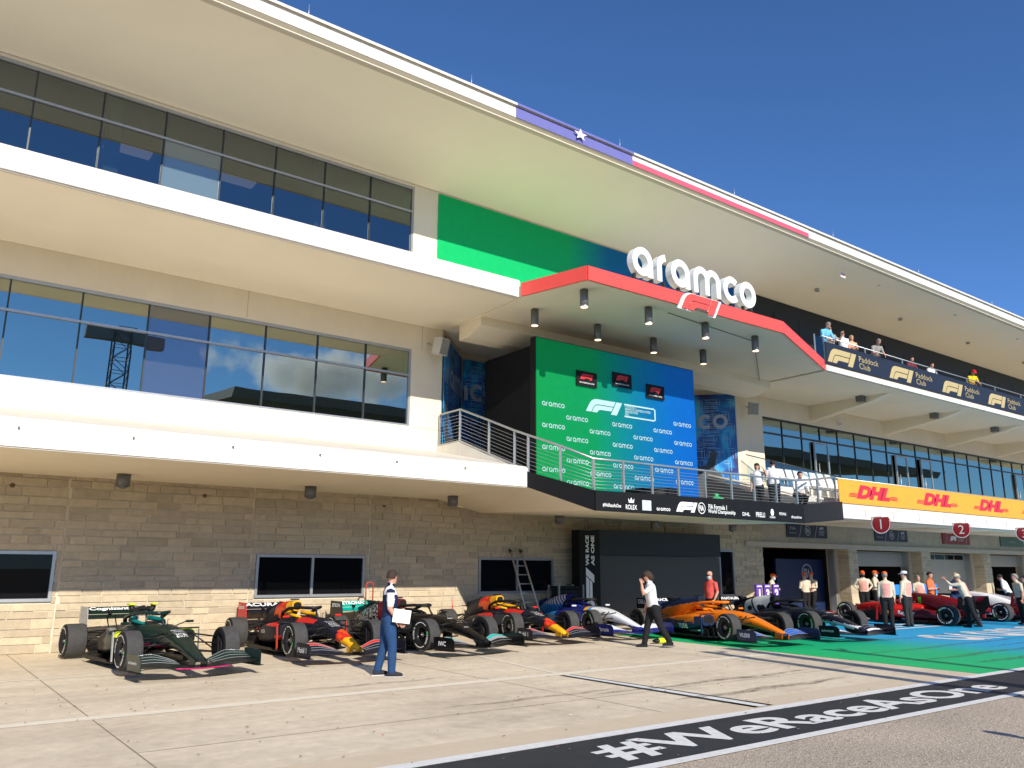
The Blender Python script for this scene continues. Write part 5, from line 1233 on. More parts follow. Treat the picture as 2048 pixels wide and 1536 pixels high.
# ---- black and teal car
bk = paint('gloss_black', (0.006, 0.006, 0.007), 0.25); tl = paint('bright_teal', (0.0, 0.42, 0.36), 0.4); dr_ = paint('dark_maroon', (0.13, 0.008, 0.014), 0.35); sv = paint('silver_stars', (0.30, 0.31, 0.32), 0.4)
race_car(dict(label='black racing car with teal wing flaps and maroon air intake', mats=[bk, tl, dr_, sv], spin=35,
    nose=lambda x, y, z: 0, cover=lambda x, y, z: 2 if x > -0.95 else (3 if mnoise.noise(Vector((x * 22, z * 22, y * 22))) > 0.05 else 0), tub=lambda x, y, z: 1 if (0.6 < x < 1.3 and abs(z - 0.42) < 0.018) else 0, pod=lambda x, y, z: 1 if (x > 0.0 and z < 0.27) else 0,
    flaps=[0, 0, 3, 1], endplate=0, rear=1, rear_ep=0, rear_text='PETRONAS', rear_w=0.8, ep_text='IWC', ep_w=0.24, mirror=0, vane=0, rep_text='EPSON',
    decals=[('nose', 'INEOS', (2.2, 0, 0.7), (0, 1, 0), (-1, 0, 0.2), 0.14, W_), ('nose', 'TeamViewer', (1.9, 0, 0.8), (0, 1, 0), (-1, 0, 0.2), 0.18, W_), ('cover', 'INEOS', (-0.68, -0.8, 0.84), RGT, (0, 0.2, 1), 0.42, W_), ('nose', '44', (1.62, 0, 0.9), (0, 1, 0), (-1, 0, 0.2), 0.14, W_)]), 10.58, 16.25, -90 + 7)
rb('navy racing car with yellow nose beside the blue and white car', 13.83, 17.2, -90 - 5, 60)
# ---- blue and white car
wb_ = paint('royal_blue', (0.012, 0.02, 0.20), 0.35); wc = paint('cyan_blue', (0.02, 0.28, 0.70), 0.4); ww = paint('pearl_white', (0.72, 0.75, 0.80), 0.3); wy = paint('amber', (0.75, 0.38, 0.03), 0.4)
def wl_cover(x, y, z):
    f = (x * 1.0 + 0.9 * z) * 7.0
    if x > -0.42: return 0
    k = f - math.floor(f)
    if z > 0.74: return 2 if k > 0.45 else 0
    return 1 if k > 0.30 else 0
race_car(dict(label='blue and white racing car with striped engine cover left of the orange car', mats=[wb_, wc, ww, wy], spin=80,
    cover=wl_cover, nose=lambda x, y, z: 2 if z > 0.235 + (2.9 - x) * 0.10 else 0, tub=lambda x, y, z: (3 if 0.72 < x < 0.86 else (1 if 0.86 <= x < 0.98 else 2)) if (z > 0.60 and x > 0.72) else 0, pod=lambda x, y, z: 1 if (x < -0.1 and z > 0.33) else 0,
    flaps=[0, 2, 2, 2], main=0, endplate=0, rear=c_carbon, rear_ep=c_carbon, rear_text='WILLIAMS', rear_w=0.8, ep_text='Acronis', ep_w=0.42, mirror=2, vane=0, rep_text='63',
    decals=[('cover', 'WILLIAMS', (-0.72, -0.8, 0.86), RGT, (0, 0.2, 1), 0.34, W_)]), 16.55, 17.2, -90 - 6)
# ---- orange car
og = paint('papaya_orange', (0.84, 0.20, 0.006), 0.35); ob = paint('deep_blue', (0.012, 0.028, 0.085), 0.4); oc = paint('mid_blue', (0.02, 0.10, 0.42), 0.4)
race_car(dict(label='orange racing car with deep blue engine cover top and side pods', mats=[og, ob, oc, bk], spin=15,
    cover=lambda x, y, z: 1 if z > 0.87 - 0.14 * (-x - 0.5) else 0, nose=lambda x, y, z: 0 if z > 0.22 + (2.9 - x) * 0.12 else 1, tub=lambda x, y, z: 0 if z > 0.36 else 3, pod=lambda x, y, z: 0 if (z > 0.415 - 0.04 * x and x < 0.35) or z > 0.55 else 1,
    halo=0, headrest=0, flaps=[3, 2, 2, 2], main=3, endplate=1, rear=1, rear_ep=c_carbon, rear_text='DARKTRACE', rear_w=0.86, ep_text='vuse', ep_w=0.36, mirror=0, vane=1, fin=1, rep_text='DELL',
    decals=[('cover', 'splunk>', (-0.66, -0.8, 0.74), RGT, (0, 0.2, 1), 0.50, bk), ('cover', 'DELL Technologies', (-0.62, -0.8, 0.95), RGT, (0, 0.3, 1), 0.46, W_), ('tub', 'Tezos', (0.82, -0.9, 0.52), RGT, EZ, 0.36, bk), ('pod', 'vuse', (-0.15, -1.1, 0.30), RGT, EZ, 0.46, W_), ('pod', 'ARROW', (-0.6, -1.1, 0.46), RGT, (0, 0.2, 1), 0.24, bk)]), 18.10, 13.70, -90 - 11)
# ---- navy and white car
tn = paint('ink_navy', (0.006, 0.008, 0.020), 0.4); tw = paint('chalk_white', (0.70, 0.72, 0.74), 0.45)
def at_cover(x, y, z):
    d1 = math.hypot(x + 1.16, (z - 0.66) * 1.25); d2 = math.hypot(x + 0.72, (z - 0.68) * 1.1)
    if -1.42 < x < -0.36 and z > 0.48 and not (d1 < 0.10) and not (d2 < 0.14 and z < 0.76) and not (abs(x + 0.98 + (z - 0.66) * 0.5) < 0.035): return 1
    return 0
race_car(dict(label='ink navy racing car with white emblem on its engine cover, on the green paint', mats=[tn, tw], spin=50,
    cover=at_cover, nose=lambda x, y, z: 1 if (z < 0.27 + (2.9 - x) * 0.14 and x < 2.7) else 0, tub=lambda x, y, z: 0, pod=lambda x, y, z: 1 if 0.23 < z < 0.31 else 0,
    flaps=[0, 1, 0, 0], main=0, endplate=0, rear=0, rear_ep=0, rear_text='ALPHATAURI', rear_w=0.86, ep_text='ALPHATAURI', mirror=0, vane=0, rep_text='22',
    decals=[('tub', 'ALPHATAURI.FASHION', (0.62, -0.9, 0.55), RGT, EZ, 0.75, W_), ('pod', 'AURI', (-0.25, -1.1, 0.46), RGT, (0, 0.2, 1), 0.34, W_), ('nose', 'HONDA', (2.0, 0, 0.8), (0, 1, 0), (-1, 0, 0.2), 0.16, W_), ('nose', 'BUZZ', (1.75, 0, 0.8), (0, 1, 0), (-1, 0, 0.2), 0.18, W_)]), 21.15, 13.4, -90 - 11)
def shell_badge(r=0.115):
    q = MB(); pts = [(r * 1.15 * math.cos(R(a)), r * (math.sin(R(a)) * 1.0)) for a in range(-20, 201, 20)] + [(-r * 0.45, -r * 0.85), (r * 0.45, -r * 0.85)]
    for a, b in zip(pts, pts[1:] + pts[:1]): q.add([(0, 0, 0), (a[0], a[1], 0), (b[0], b[1], 0)], [(0, 1, 2)])
    return q
# ---- red car, side on
fr = paint('race_red', (0.55, 0.012, 0.012), 0.35); fd = paint('deep_maroon', (0.10, 0.004, 0.010), 0.35); fg_ = paint('toxic_green', (0.06, 0.55, 0.04), 0.5); fy = paint('shell_yellow', (0.80, 0.42, 0.02), 0.5)
def fer(x): return 0 if x > -0.75 else 1
def fe_cover(x, y, z):
    if -0.62 < x < -0.50 - 0 and 0.50 < z < 0.9 and abs((z - 0.70) - 0) < 0.2: return 2
    return 0 if (x > -0.45 and z < 0.86) else 1
race_car(dict(label='red and maroon racing car numbered 55 standing side on among the marshals', mats=[fr, fd, fg_, fy], spin=120, pitch=0.0,
    cover=fe_cover, nose=lambda x, y, z: 0, tub=lambda x, y, z: 0, pod=lambda x, y, z: 0 if x > -0.55 else 1,
    flaps=[1, 0, 0, 0], main=1, endplate=0, rear=1, rear_ep=c_carbon, rear_text='MISSION', ep_text='Estrella', mirror=0, vane=0,
    decals=[('podl', shell_badge, (0.36, 1.1, 0.42), LFT, (0, -0.1, 1), None, fy), ('cover', '55', (-1.42, 0.9, 0.60), LFT, (0, -0.2, 1), 0.22, W_), ('podl', 'Ray-Ban', (-0.35, 1.1, 0.40), LFT, (0, -0.1, 1), 0.55, W_), ('nose', 'SF21', (1.9, 0.6, 0.45), LFT, EZ, 0.2, W_)]), 30.1, 17.9, 90, 0.02)
# ---- white and maroon car
aw = paint('alpine_white', (0.74, 0.74, 0.74), 0.35); ar = paint('wine_red', (0.17, 0.008, 0.016), 0.35)
race_car(dict(label='white and wine red racing car behind the marshal with the cream cap', mats=[aw, ar, fg_], spin=200, pitch=0.0,
    cover=lambda x, y, z: 0 if z > 0.52 + 0.12 * math.sin(x * 3) else 1, nose=lambda x, y, z: 0 if z > 0.34 else 1, tub=lambda x, y, z: 1 if z < 0.5 else 0, pod=lambda x, y, z: 0 if (0.24 < z < 0.28) else 1,
    flaps=[1, 0, 1, 0], main=1, endplate=1, rear=0, rear_ep=1, rear_text='ORLEN', ep_text='ORLEN', mirror=0, vane=1, rep_text='ORLEN',
    decals=[('cover', '99', (-1.35, 0.9, 0.62), LFT, (0, -0.2, 1), 0.2, ar)]), 34.25, 17.9, 90, 0.02)
# ================================================================== people
import numpy as np
def cl(name, col, rough=0.8): return M('cloth_' + name, col, rough, var=0.14, scale=9, bump=0.8, bscale=13, spec=0.2)
SK = {'fair': M('skin_fair', (0.56, 0.29, 0.20), 0.55, var=0.06, scale=20), 'tan': M('skin_tan', (0.42, 0.21, 0.13), 0.55, var=0.06, scale=20)}
HR = {'brown': M('hair_brown', (0.040, 0.022, 0.012), 0.7, var=0.4, scale=60, bump=0.6, bscale=120), 'dark': M('hair_dark', (0.012, 0.009, 0.008), 0.7, var=0.4, scale=60, bump=0.6, bscale=120), 'grey': M('hair_grey', (0.22, 0.21, 0.20), 0.7, var=0.3, scale=60), 'blond': M('hair_blond', (0.50, 0.34, 0.14), 0.7, var=0.3, scale=60)}
c_eye = M('eye_dark', (0.02, 0.015, 0.012), 0.3); c_lip = M('lip', (0.35, 0.12, 0.09), 0.6)
c_mask = M('mask_blue', (0.45, 0.62, 0.72), 0.8); c_maskk = M('mask_black', (0.015, 0.015, 0.017), 0.8); c_sun = M('sunglass_black', (0.006, 0.006, 0.007), 0.2)
def rotv(v, ax, a): return Matrix.Rotation(a, 3, ax) @ Vector(v)
def remesh(V, F, vox):
    me = bpy.data.meshes.new('b'); me.from_pydata(V, [], F); o = bpy.data.objects.new('b', me); TS.collection.objects.link(o)
    m = o.modifiers.new('r', 'REMESH'); m.mode = 'VOXEL'; m.voxel_size = vox
    s = o.modifiers.new('s', 'SMOOTH'); s.factor = 0.5; s.iterations = 4
    vl = TS.view_layers[0]; vl.update(); ev = o.evaluated_get(vl.depsgraph); m2 = ev.to_mesh()
    n = len(m2.vertices); co = np.empty(n * 3, np.float32); m2.vertices.foreach_get('co', co)
    V2 = [tuple(map(float, c)) for c in co.reshape(-1, 3)]; F2 = [tuple(p.vertices) for p in m2.polygons]
    ev.to_mesh_clear(); bpy.data.objects.remove(o); bpy.data.meshes.remove(me); return V2, F2
def person(label, loc, heading, shirt, legs, group=None, h=1.80, skin='fair', hair=None, hairc='brown', cap=None, lean=0.0, arms=None, thigh=(0, 0), knee=(3, 3), head_yaw=0.0, head_pitch=0.0, sleeve=0.45, sleeve2=None, vest=None, mask=None, shades=False, shoes=(0.02, 0.02, 0.022), belly=1.0, sitz=None, sole=None, yoke=None, vox=0.017, bulk=1.12):
    s = h / 1.80; root = empty('person', (loc[0], loc[1], loc[2] if len(loc) > 2 else 0.0), R(heading), s)
    tag(root, label, 'person', group)
    mats = [SK[skin], shirt, legs, cl('shoe_%d' % int(shoes[0] * 1000), shoes), sleeve2 or shirt, vest or shirt, yoke or shirt]
    prim = []                                                   # (a, b, ra, rb, function of (t, point) -> material)
    V = []; F = []
    def addmb(mb):
        o = len(V); V.extend(mb.v); F.extend(tuple(i + o for i in f) for f in mb.f)
    hz = 0.93
    # legs
    lows = []
    J = {}
    for i, sd in enumerate((-1, 1)):
        hip = Vector((0, sd * 0.095, hz)); a = R(thigh[i]); k = R(knee[i])
        kn = hip + Vector((math.sin(a), sd * 0.01, -math.cos(a))) * 0.43; an = kn + Vector((math.sin(a - k), 0, -math.cos(a - k))) * 0.42
        J[i] = (hip, kn, an); lows.append(an.z - 0.075)
    drop = -min(lows) if sitz is None else sitz - hz
    off = Vector((0, 0, drop))
    for i, sd in enumerate((-1, 1)):
        hip, kn, an = [p + off for p in J[i]]
        addmb(MB().tube([hip + Vector((0, 0, 0.04)), hip * 0.6 + kn * 0.4, kn, kn * 0.55 + an * 0.45, an], [0.110 * bulk ** .5, 0.104 * bulk ** .5, 0.080, 0.078, 0.066], 12))
        prim.append((hip, kn, 0.095, 0.07, lambda t, p: 2)); prim.append((kn, an, 0.068, 0.052, lambda t, p: 2))
        an_dir = 0.0; fx = Vector((1, sd * 0.12, 0)).normalized()
        addmb(MB().tube([an - fx * 0.075 + Vector((0, 0, -0.035)), an - fx * 0.03 + Vector((0, 0, -0.03)), an + fx * 0.08 + Vector((0, 0, -0.035)), an + fx * 0.165 + Vector((0, 0, -0.045)), an + fx * 0.195 + Vector((0, 0, -0.05))], [0.036, 0.046, 0.043, 0.034, 0.018], 10))
        prim.append((an - fx * 0.07 + Vector((0, 0, -0.035)), an + fx * 0.19 + Vector((0, 0, -0.045)), 0.05, 0.035, lambda t, p: 3))
        if sole is not None:
            sp_ = [(-0.10, -0.034), (-0.04, -0.042), (0.08, -0.046), (0.17, -0.036), (0.208, 0.0), (0.17, 0.036), (0.08, 0.046), (-0.04, 0.042), (-0.10, 0.034)]
            MB().prism(sp_, lambda u, v, w, an=an, fx=fx: tuple(an + fx * u + Vector((-fx.y, fx.x, 0)) * v + Vector((0, 0, w))), -0.094, -0.068).build('shoe_sole', sole, root)
    # torso (leaning about the hips)
    L = R(lean); pel = Vector((0, 0, hz)) + off
    T = lambda x, y, z: pel + rotv((x, y, z - hz), 'Y', L)
    sec = [(-0.005, 0.0, 0.86, 0.13, 0.105), (0.0, 0, 0.93, 0.172, 0.118 * belly), (0.01, 0, 1.05, 0.158, 0.112 * belly), (0.015 * belly, 0, 1.17, 0.165, 0.118 * belly), (0.01, 0, 1.30, 0.182, 0.122), (-0.005, 0, 1.40, 0.195, 0.105), (-0.01, 0, 1.46, 0.15, 0.085), (-0.005, 0, 1.50, 0.075, 0.062)]
    ringsv = []
    for (x, y, z, w, d) in sec:
        ringsv.append([tuple(T(x + d * bulk * math.cos(2 * math.pi * k / 20), w * bulk ** .6 * math.sin(2 * math.pi * k / 20), z)) for k in range(20)])
    addmb(MB().rings(ringsv))
    inv = Matrix.Rotation(-L, 3, 'Y')
    def tm(t, p):
        q = inv @ (Vector(p) - pel); z = q.z + hz; w = abs(q.y)
        if z < 0.965: return 2
        if vest and 0.99 < z < 1.40 and w < 0.125: return 5
        if yoke and z > 1.36 and w > 0.06: return 6
        return 1
    prim.append((T(0, 0, 0.90), T(0, 0, 1.44), 0.15, 0.15, tm))
    prim.append((T(0, -0.10, 1.36), T(0, 0.10, 1.36), 0.09, 0.09, tm))
    # head and neck
    nk = T(-0.005, 0, 1.48); hd = T(0.02, 0, 1.655)
    HR_ = Matrix.Rotation(L * 0.4, 3, 'Y') @ Matrix.Rotation(R(head_yaw), 3, 'Z') @ Matrix.Rotation(R(head_pitch), 3, 'Y')
    HP = lambda x, y, z: hd + HR_ @ Vector((x, y, z))
    addmb(MB().tube([nk, HP(-0.015, 0, -0.07)], [0.062, 0.056], 12))
    hs = [(0.030, -0.128, 0.030, 0.034), (0.028, -0.105, 0.050, 0.056), (0.014, -0.06, 0.064, 0.080), (0.004, 0.0, 0.074, 0.094), (-0.004, 0.05, 0.076, 0.097), (-0.008, 0.09, 0.064, 0.082), (-0.008, 0.118, 0.036, 0.048)]
    addmb(MB().rings([[tuple(HP(x + d * math.cos(2 * math.pi * k / 18), w * math.sin(2 * math.pi * k / 18), z)) for k in range(18)] for (x, z, w, d) in hs]))
    addmb(MB().tube([HP(0.085, 0, 0.012), HP(0.108, 0, -0.022)], [0.010, 0.016], 8))
    for sd in (-1, 1): addmb(MB().tube([HP(-0.005, sd * 0.066, -0.028), HP(-0.016, sd * 0.084, 0.016)], [0.012, 0.018], 8))
    prim.append((HP(0, 0, -0.08), HP(0, 0, 0.06), 0.085, 0.085, lambda t, p: 0)); prim.append((nk, HP(-0.015, 0, -0.07), 0.06, 0.056, lambda t, p: 1 if t < 0.12 else 0))
    # arms and hands
    arms = arms or (((0.03, -0.16, -0.98), (0.16, -0.02, -0.98)), ((0.03, 0.16, -0.98), (0.16, 0.02, -0.98)))
    fingers = MB()
    for i, sd in enumerate((-1, 1)):
        ua, fa = arms[i][0], arms[i][1]
        sh = T(-0.01, sd * 0.185, 1.425); ud = rotv(Vector(ua).normalized(), 'Y', L * 0.6); fd_ = rotv(Vector(fa).normalized(), 'Y', L * 0.3)
        el = sh + ud * 0.29; wr = el + fd_ * 0.25; kn_ = wr + fd_ * 0.085
        addmb(MB().tube([sh - ud * 0.02, sh * 0.5 + el * 0.5, el, el * 0.6 + wr * 0.4, wr], [0.074, 0.064, 0.048, 0.045, 0.030], 12))
        sl = sleeve
        def fu(t, p, sl=sl): return (4 if (sleeve2 and t > 0.12) else 1) if t < (sl * 2) else 0
        def ff(t, p, sl=sl): return 1 if t < (sl - 0.5) * 2 else 0
        prim.append((sh, el, 0.055, 0.046, fu)); prim.append((el, wr, 0.042, 0.03, ff))
        sidev = fd_.cross(Vector((0, sd, 0.2))).normalized(); nrm = sidev.cross(fd_).normalized()
        pm = MB(); rr = []
        for t_, w, d in ((0.0, 0.026, 0.017), (0.5, 0.038, 0.017), (1.0, 0.041, 0.013)):
            c = wr + fd_ * 0.085 * t_; rr.append([tuple(c + sidev * w * math.cos(2 * math.pi * k / 10) + nrm * d * math.sin(2 * math.pi * k / 10)) for k in range(10)])
        pm.rings(rr); addmb(pm); prim.append((wr, kn_, 0.03, 0.035, lambda t, p: 0))
        for q, (so, ln) in enumerate(((-0.031, 0.062), (-0.011, 0.074), (0.010, 0.070), (0.030, 0.054))):
            b0 = kn_ + sidev * so; d1 = (fd_ + nrm * -0.25 * sd).normalized(); b1 = b0 + d1 * ln * 0.55; b2 = b1 + (fd_ - nrm * 0.8 * sd).normalized() * ln * 0.5
            fingers.tube([b0 - fd_ * 0.012, b1, b2], [0.0095, 0.0085, 0.007], 6)
        th0 = wr + fd_ * 0.025 + sidev * 0.03; fingers.tube([th0, th0 + (fd_ * 0.6 + sidev * 0.8).normalized() * 0.035, th0 + (fd_ * 0.9 + sidev * 0.45).normalized() * 0.068], [0.012, 0.0105, 0.008], 6)
    V2, F2 = remesh(V, F, vox)
    # material by nearest limb
    P = np.array(V2, np.float32); C = np.array([P[list(f)].mean(0) for f in F2], np.float32)
    best = np.full(len(C), 1e9); idx = np.zeros(len(C), int); tt = np.zeros(len(C))
    for k, (a, b, ra, rb_, fn) in enumerate(prim):
        a_ = np.array(a); d = np.array(b) - a_; t = np.clip(((C - a_) @ d) / max(1e-9, d @ d), 0, 1); q = a_ + t[:, None] * d
        ds = np.linalg.norm(C - q, axis=1) - (ra + (rb_ - ra) * t); m = ds < best; best[m] = ds[m]; idx[m] = k; tt[m] = t[m]
    mi = [prim[idx[j]][4](tt[j], C[j]) for j in range(len(C))]
    mb = MB(); mb.v = V2; mb.f = F2; mb.m = mi; mb.sm = [True] * len(F2)
    o_ = len(mb.v); mb.v += fingers.v; mb.f += [tuple(i + o_ for i in f) for f in fingers.f]; mb.m += [0] * len(fingers.f); mb.sm += [True] * len(fingers.f)
    body = mb.build('body', mats, root, fix=False)
    # face, hair and head wear
    if mask is None and not shades or True:
        for sd in (-1, 1):
            if not shades: MB().rings([oval_at(HP, 0.083, sd * 0.030, 0.018, r_, 8) for r_ in (0.010, 0.004)]).build('eye', c_eye, root)
        if mask is None: MB().tube([HP(0.082, -0.022, -0.068), HP(0.090, 0, -0.07), HP(0.082, 0.022, -0.068)], 0.006, 6).build('mouth', c_lip, root)
    if shades: MB().tube([HP(0.02, -0.080, 0.02), HP(0.075, -0.058, 0.018), HP(0.094, -0.025, 0.016), HP(0.094, 0.025, 0.016), HP(0.075, 0.058, 0.018), HP(0.02, 0.080, 0.02)], [0.006, 0.015, 0.020, 0.020, 0.015, 0.006], 8).build('sunglasses', c_sun, root)
    if mask is not None:
        MB().rings([[tuple(HP(0.03 + 0.072 * math.cos(a) * f, 0.068 * math.sin(a) * f, z)) for a in [R(-80 + 16 * k) for k in range(11)]] for z, f in ((-0.022, 1.06), (-0.055, 1.12), (-0.095, 1.0), (-0.122, 0.75))], closed=False, cap=False).build('face_mask', mask, root)
    if hair:
        lo = {'short': -0.02, 'medium': -0.06, 'long': -0.12}[hair]; q = MB(); rg = []; nseg = 22; rs = random.Random(len(label))
        for (z, w, d, x) in ((0.128, 0.030, 0.040, -0.010), (0.115, 0.056, 0.066, -0.010), (0.088, 0.076, 0.094, -0.010), (0.045, 0.086, 0.106, -0.012), (0.0, 0.087, 0.106, -0.016), (lo, 0.078, 0.098, -0.022)):
            ring = []
            for k in range(nseg):
                a = 2 * math.pi * k / nseg; j = 1 + (rs.uniform(-0.04, 0.16) if hair != 'short' else rs.uniform(-0.02, 0.03)); zz = z; cx = math.cos(a)
                if cx > 0.35: zz = max(z, (0.062 if hair != 'long' else 0.035) + 0.02 * (cx - 0.35))
                elif cx > -0.1 and hair != 'long': zz = max(z, -0.01 + 0.05 * cx)
                ring.append(tuple(HP(x + d * cx * j, w * math.sin(a) * j, zz)))
            rg.append(ring)
        q.rings(rg); q.build('hair', HR[hairc], root)
    if cap is not None:
        q = MB(); q.rings([[tuple(HP(-0.006 + d * math.cos(2 * math.pi * k / 20), w * math.sin(2 * math.pi * k / 20), z)) for k in range(20)] for (z, w, d) in ((0.045, 0.088, 0.108), (0.085, 0.085, 0.105), (0.118, 0.066, 0.084), (0.135, 0.034, 0.044), (0.140, 0.008, 0.01))])
        c_o = q.build('cap', cap, root)
        MB().prism([(0.09, -0.075), (0.14, -0.068), (0.178, -0.04), (0.188, 0.0), (0.178, 0.04), (0.14, 0.068), (0.09, 0.075)], lambda x, y, w: tuple(HP(x - 0.012, y, 0.046 + w - (x - 0.09) * 0.25)), 0.0, 0.008).build('cap_peak', cap, c_o)
    return root
def oval_at(HP, x, y, z, r, n): return [tuple(HP(x + (0.004 if r < 0.006 else 0), y + r * math.cos(2 * math.pi * k / n), z + r * 0.7 * math.sin(2 * math.pi * k / n))) for k in range(n)]
c_navy = cl('navy_polo', (0.012, 0.022, 0.065)); c_wht = cl('white_shirt', (0.78, 0.78, 0.80)); c_ltb = cl('light_blue', (0.18, 0.42, 0.75)); c_blu = cl('blue_trousers', (0.020, 0.060, 0.155))
c_blk = cl('black_trousers', (0.014, 0.014, 0.016)); c_sal = cl('salmon_polo', (0.72, 0.10, 0.09)); c_crm = cl('cream_shirt', (0.62, 0.55, 0.42)); c_vest = cl('pink_tabard', (0.72, 0.33, 0.28)); c_orc = cl('orange_cap', (0.80, 0.12, 0.02)); c_ors = cl('orange_polo', (0.78, 0.17, 0.06)); c_grs = cl('grey_shirt', (0.30, 0.29, 0.27)); c_tlb = cl('sky_blue_jacket', (0.16, 0.50, 0.80)); c_whc = cl('white_cap', (0.70, 0.75, 0.82)); c_crc = cl('cream_cap', (0.66, 0.58, 0.38)); c_red = cl('red_cap', (0.65, 0.02, 0.02)); c_ylw = cl('yellow_top', (0.75, 0.55, 0.02)); c_pea = cl('peach_top', (0.72, 0.42, 0.26)); c_jean = cl('blue_jeans', (0.05, 0.12, 0.24))
HIPS = (((-0.25, -0.55, -0.78), (0.30, 0.62, -0.70)), ((-0.25, 0.55, -0.78), (0.30, -0.62, -0.70)))
FOLD = (((0.10, -0.22, -0.95), (0.72, 0.62, 0.10)), ((0.10, 0.22, -0.95), (0.72, -0.62, 0.05)))
RAIL = (((0.55, -0.18, -0.80), (0.75, 0.25, -0.45)), ((0.55, 0.18, -0.80), (0.75, -0.25, -0.45)))
POINT = (((0.80, -0.15, -0.25), (0.55, 0.25, 0.75)), ((0.10, 0.16, -0.97), (0.25, 0.0, -0.95)))
# near the cars
person('man in navy and white polo and blue trousers walking with white papers', (7.28, 13.42), -22, c_navy, c_blu, h=1.86, hair='short', hairc='brown', head_yaw=48, arms=(((-0.02, -0.10, -0.99), (0.62, -0.04, -0.78)), ((0.02, 0.10, -0.99), (0.35, -0.02, -0.93))), thigh=(10, -6), knee=(10, 8), sleeve=0.45, sleeve2=c_wht, yoke=c_wht, lean=2, shoes=(0.03, 0.03, 0.034), vox=0.012, sole=M('pale_sole', (0.5, 0.5, 0.5), 0.7))
person('long haired man in white shirt and black trousers walking, hand on forehead', (15.2, 14.49), 148, c_wht, c_blk, h=1.88, hair='long', hairc='brown', head_pitch=30, arms=(((0.05, -0.12, -0.99), (0.40, 0.0, -0.90)), ((0.72, 0.10, -0.45), (-0.02, -0.42, 0.92))), thigh=(18, -18), knee=(6, 12), lean=8, sleeve=0.40, shoes=(0.016, 0.016, 0.018), vox=0.012, sole=M('grey_sole', (0.12, 0.12, 0.12), 0.7))
person('bald man in salmon polo and pale blue face mask behind the orange car', (20.75, 17.3), 172, c_sal, c_blk, h=1.84, head_pitch=10, mask=c_mask, shades=True, arms=(((0.02, -0.16, -0.98), (0.35, 0.0, -0.93)), ((0.0, 0.30, -0.95), (0.45, -0.10, -0.88))), belly=1.25)
person('marshal in orange cap and pale mask leaning behind the purple number boards', (28.0, 20.35), -60, c_crm, c_blk, cap=c_orc, mask=c_mask, h=1.74, arms=FOLD, sleeve=0.9, lean=8, bulk=1.25)
person('marshal in orange cap with back turned at the dark open garage', (31.15, 20.9), 70, c_crm, c_blk, cap=c_orc, h=1.78, arms=FOLD, sleeve=0.9, hair='short', hairc='grey', bulk=1.25)
person('marshal in pink tabard and orange cap facing his colleague at the dark garage', (32.1, 21.2), 175, c_crm, c_blk, cap=c_orc, vest=c_vest, h=1.78, arms=FOLD, sleeve=0.9, thigh=(0, 12), bulk=1.25)
person('marshal in orange cap and black mask with hands on hips beyond the red car', (32.92, 19.3), -140, c_crm, c_blk, cap=c_orc, mask=c_maskk, vest=c_vest, h=1.86, arms=HIPS, sleeve=0.9, bulk=1.25)
person('marshal in orange cap and pale mask with arms folded beyond the red car', (34.2, 19.5), -70, c_crm, c_blk, cap=c_orc, mask=c_mask, vest=c_vest, h=1.86, arms=FOLD, sleeve=0.9, bulk=1.25)
person('marshal in orange cap and black trousers standing in front of the red car\'s nose', (26.85, 14.95), 35, c_crm, c_blk, cap=c_orc, vest=c_vest, h=1.84, hair='short', hairc='grey', sleeve=0.9, bulk=1.25)
person('marshal in white cap with back turned in front of the red car', (27.95, 14.85), 85, c_crm, cl('charcoal_trousers', (0.03, 0.03, 0.032)), cap=c_whc, vest=c_vest, h=1.86, head_yaw=40, hair='short', hairc='dark', sleeve=0.9, arms=(((0.05, -0.22, -0.97), (0.2, 0.0, -0.97)), ((0.05, 0.25, -0.97), (0.25, 0.0, -0.96))), bulk=1.25)
person('bare headed person in pink tabard half hidden behind the white capped marshal', (32.4, 16.7), -120, c_crm, c_blk, vest=c_vest, h=1.70, hair='short', hairc='grey')
person('dark haired man in orange polo behind the red car\'s engine cover', (31.75, 15.9), -85, c_ors, c_blk, h=1.84, hair='short', hairc='dark', head_pitch=12, arms=FOLD, belly=1.15)
person('bald man in navy and white polo looking down behind the red car', (31.85, 15.05), -120, c_navy, c_blu, h=1.82, sleeve2=c_wht, head_pitch=26, arms=FOLD, lean=6)
person('marshal in cream cap bending with raised arm by the red car\'s rear wheel', (29.1, 13.35), 110, c_crm, c_blk, cap=c_crc, vest=c_vest, h=1.82, lean=20, head_pitch=8, hair='short', hairc='grey', sleeve=0.85, thigh=(6, -14), knee=(4, 8), arms=(((0.10, -0.16, -0.98), (0.2, 0.0, -0.97)), ((0.75, 0.12, 0.1), (0.55, -0.3, 0.72))), bulk=1.25)
person('man in white polo leaning over the white and wine red car', (37.0, 15.3), 100, c_wht, c_blk, h=1.80, skin='tan', hair='short', hairc='dark', lean=22, head_pitch=15, arms=FOLD)
person('grey haired person in cream shirt at the right picture edge', (32.3, 13.0), 140, c_crm, c_blk, h=1.80, hair='medium', hairc='grey', lean=10)
person('person in pale blue shirt cut by the right picture edge', (31.6, 12.35), 120, cl('pale_blue_shirt', (0.25, 0.42, 0.52)), c_jean, h=1.76, hair='short', hairc='dark', lean=14)
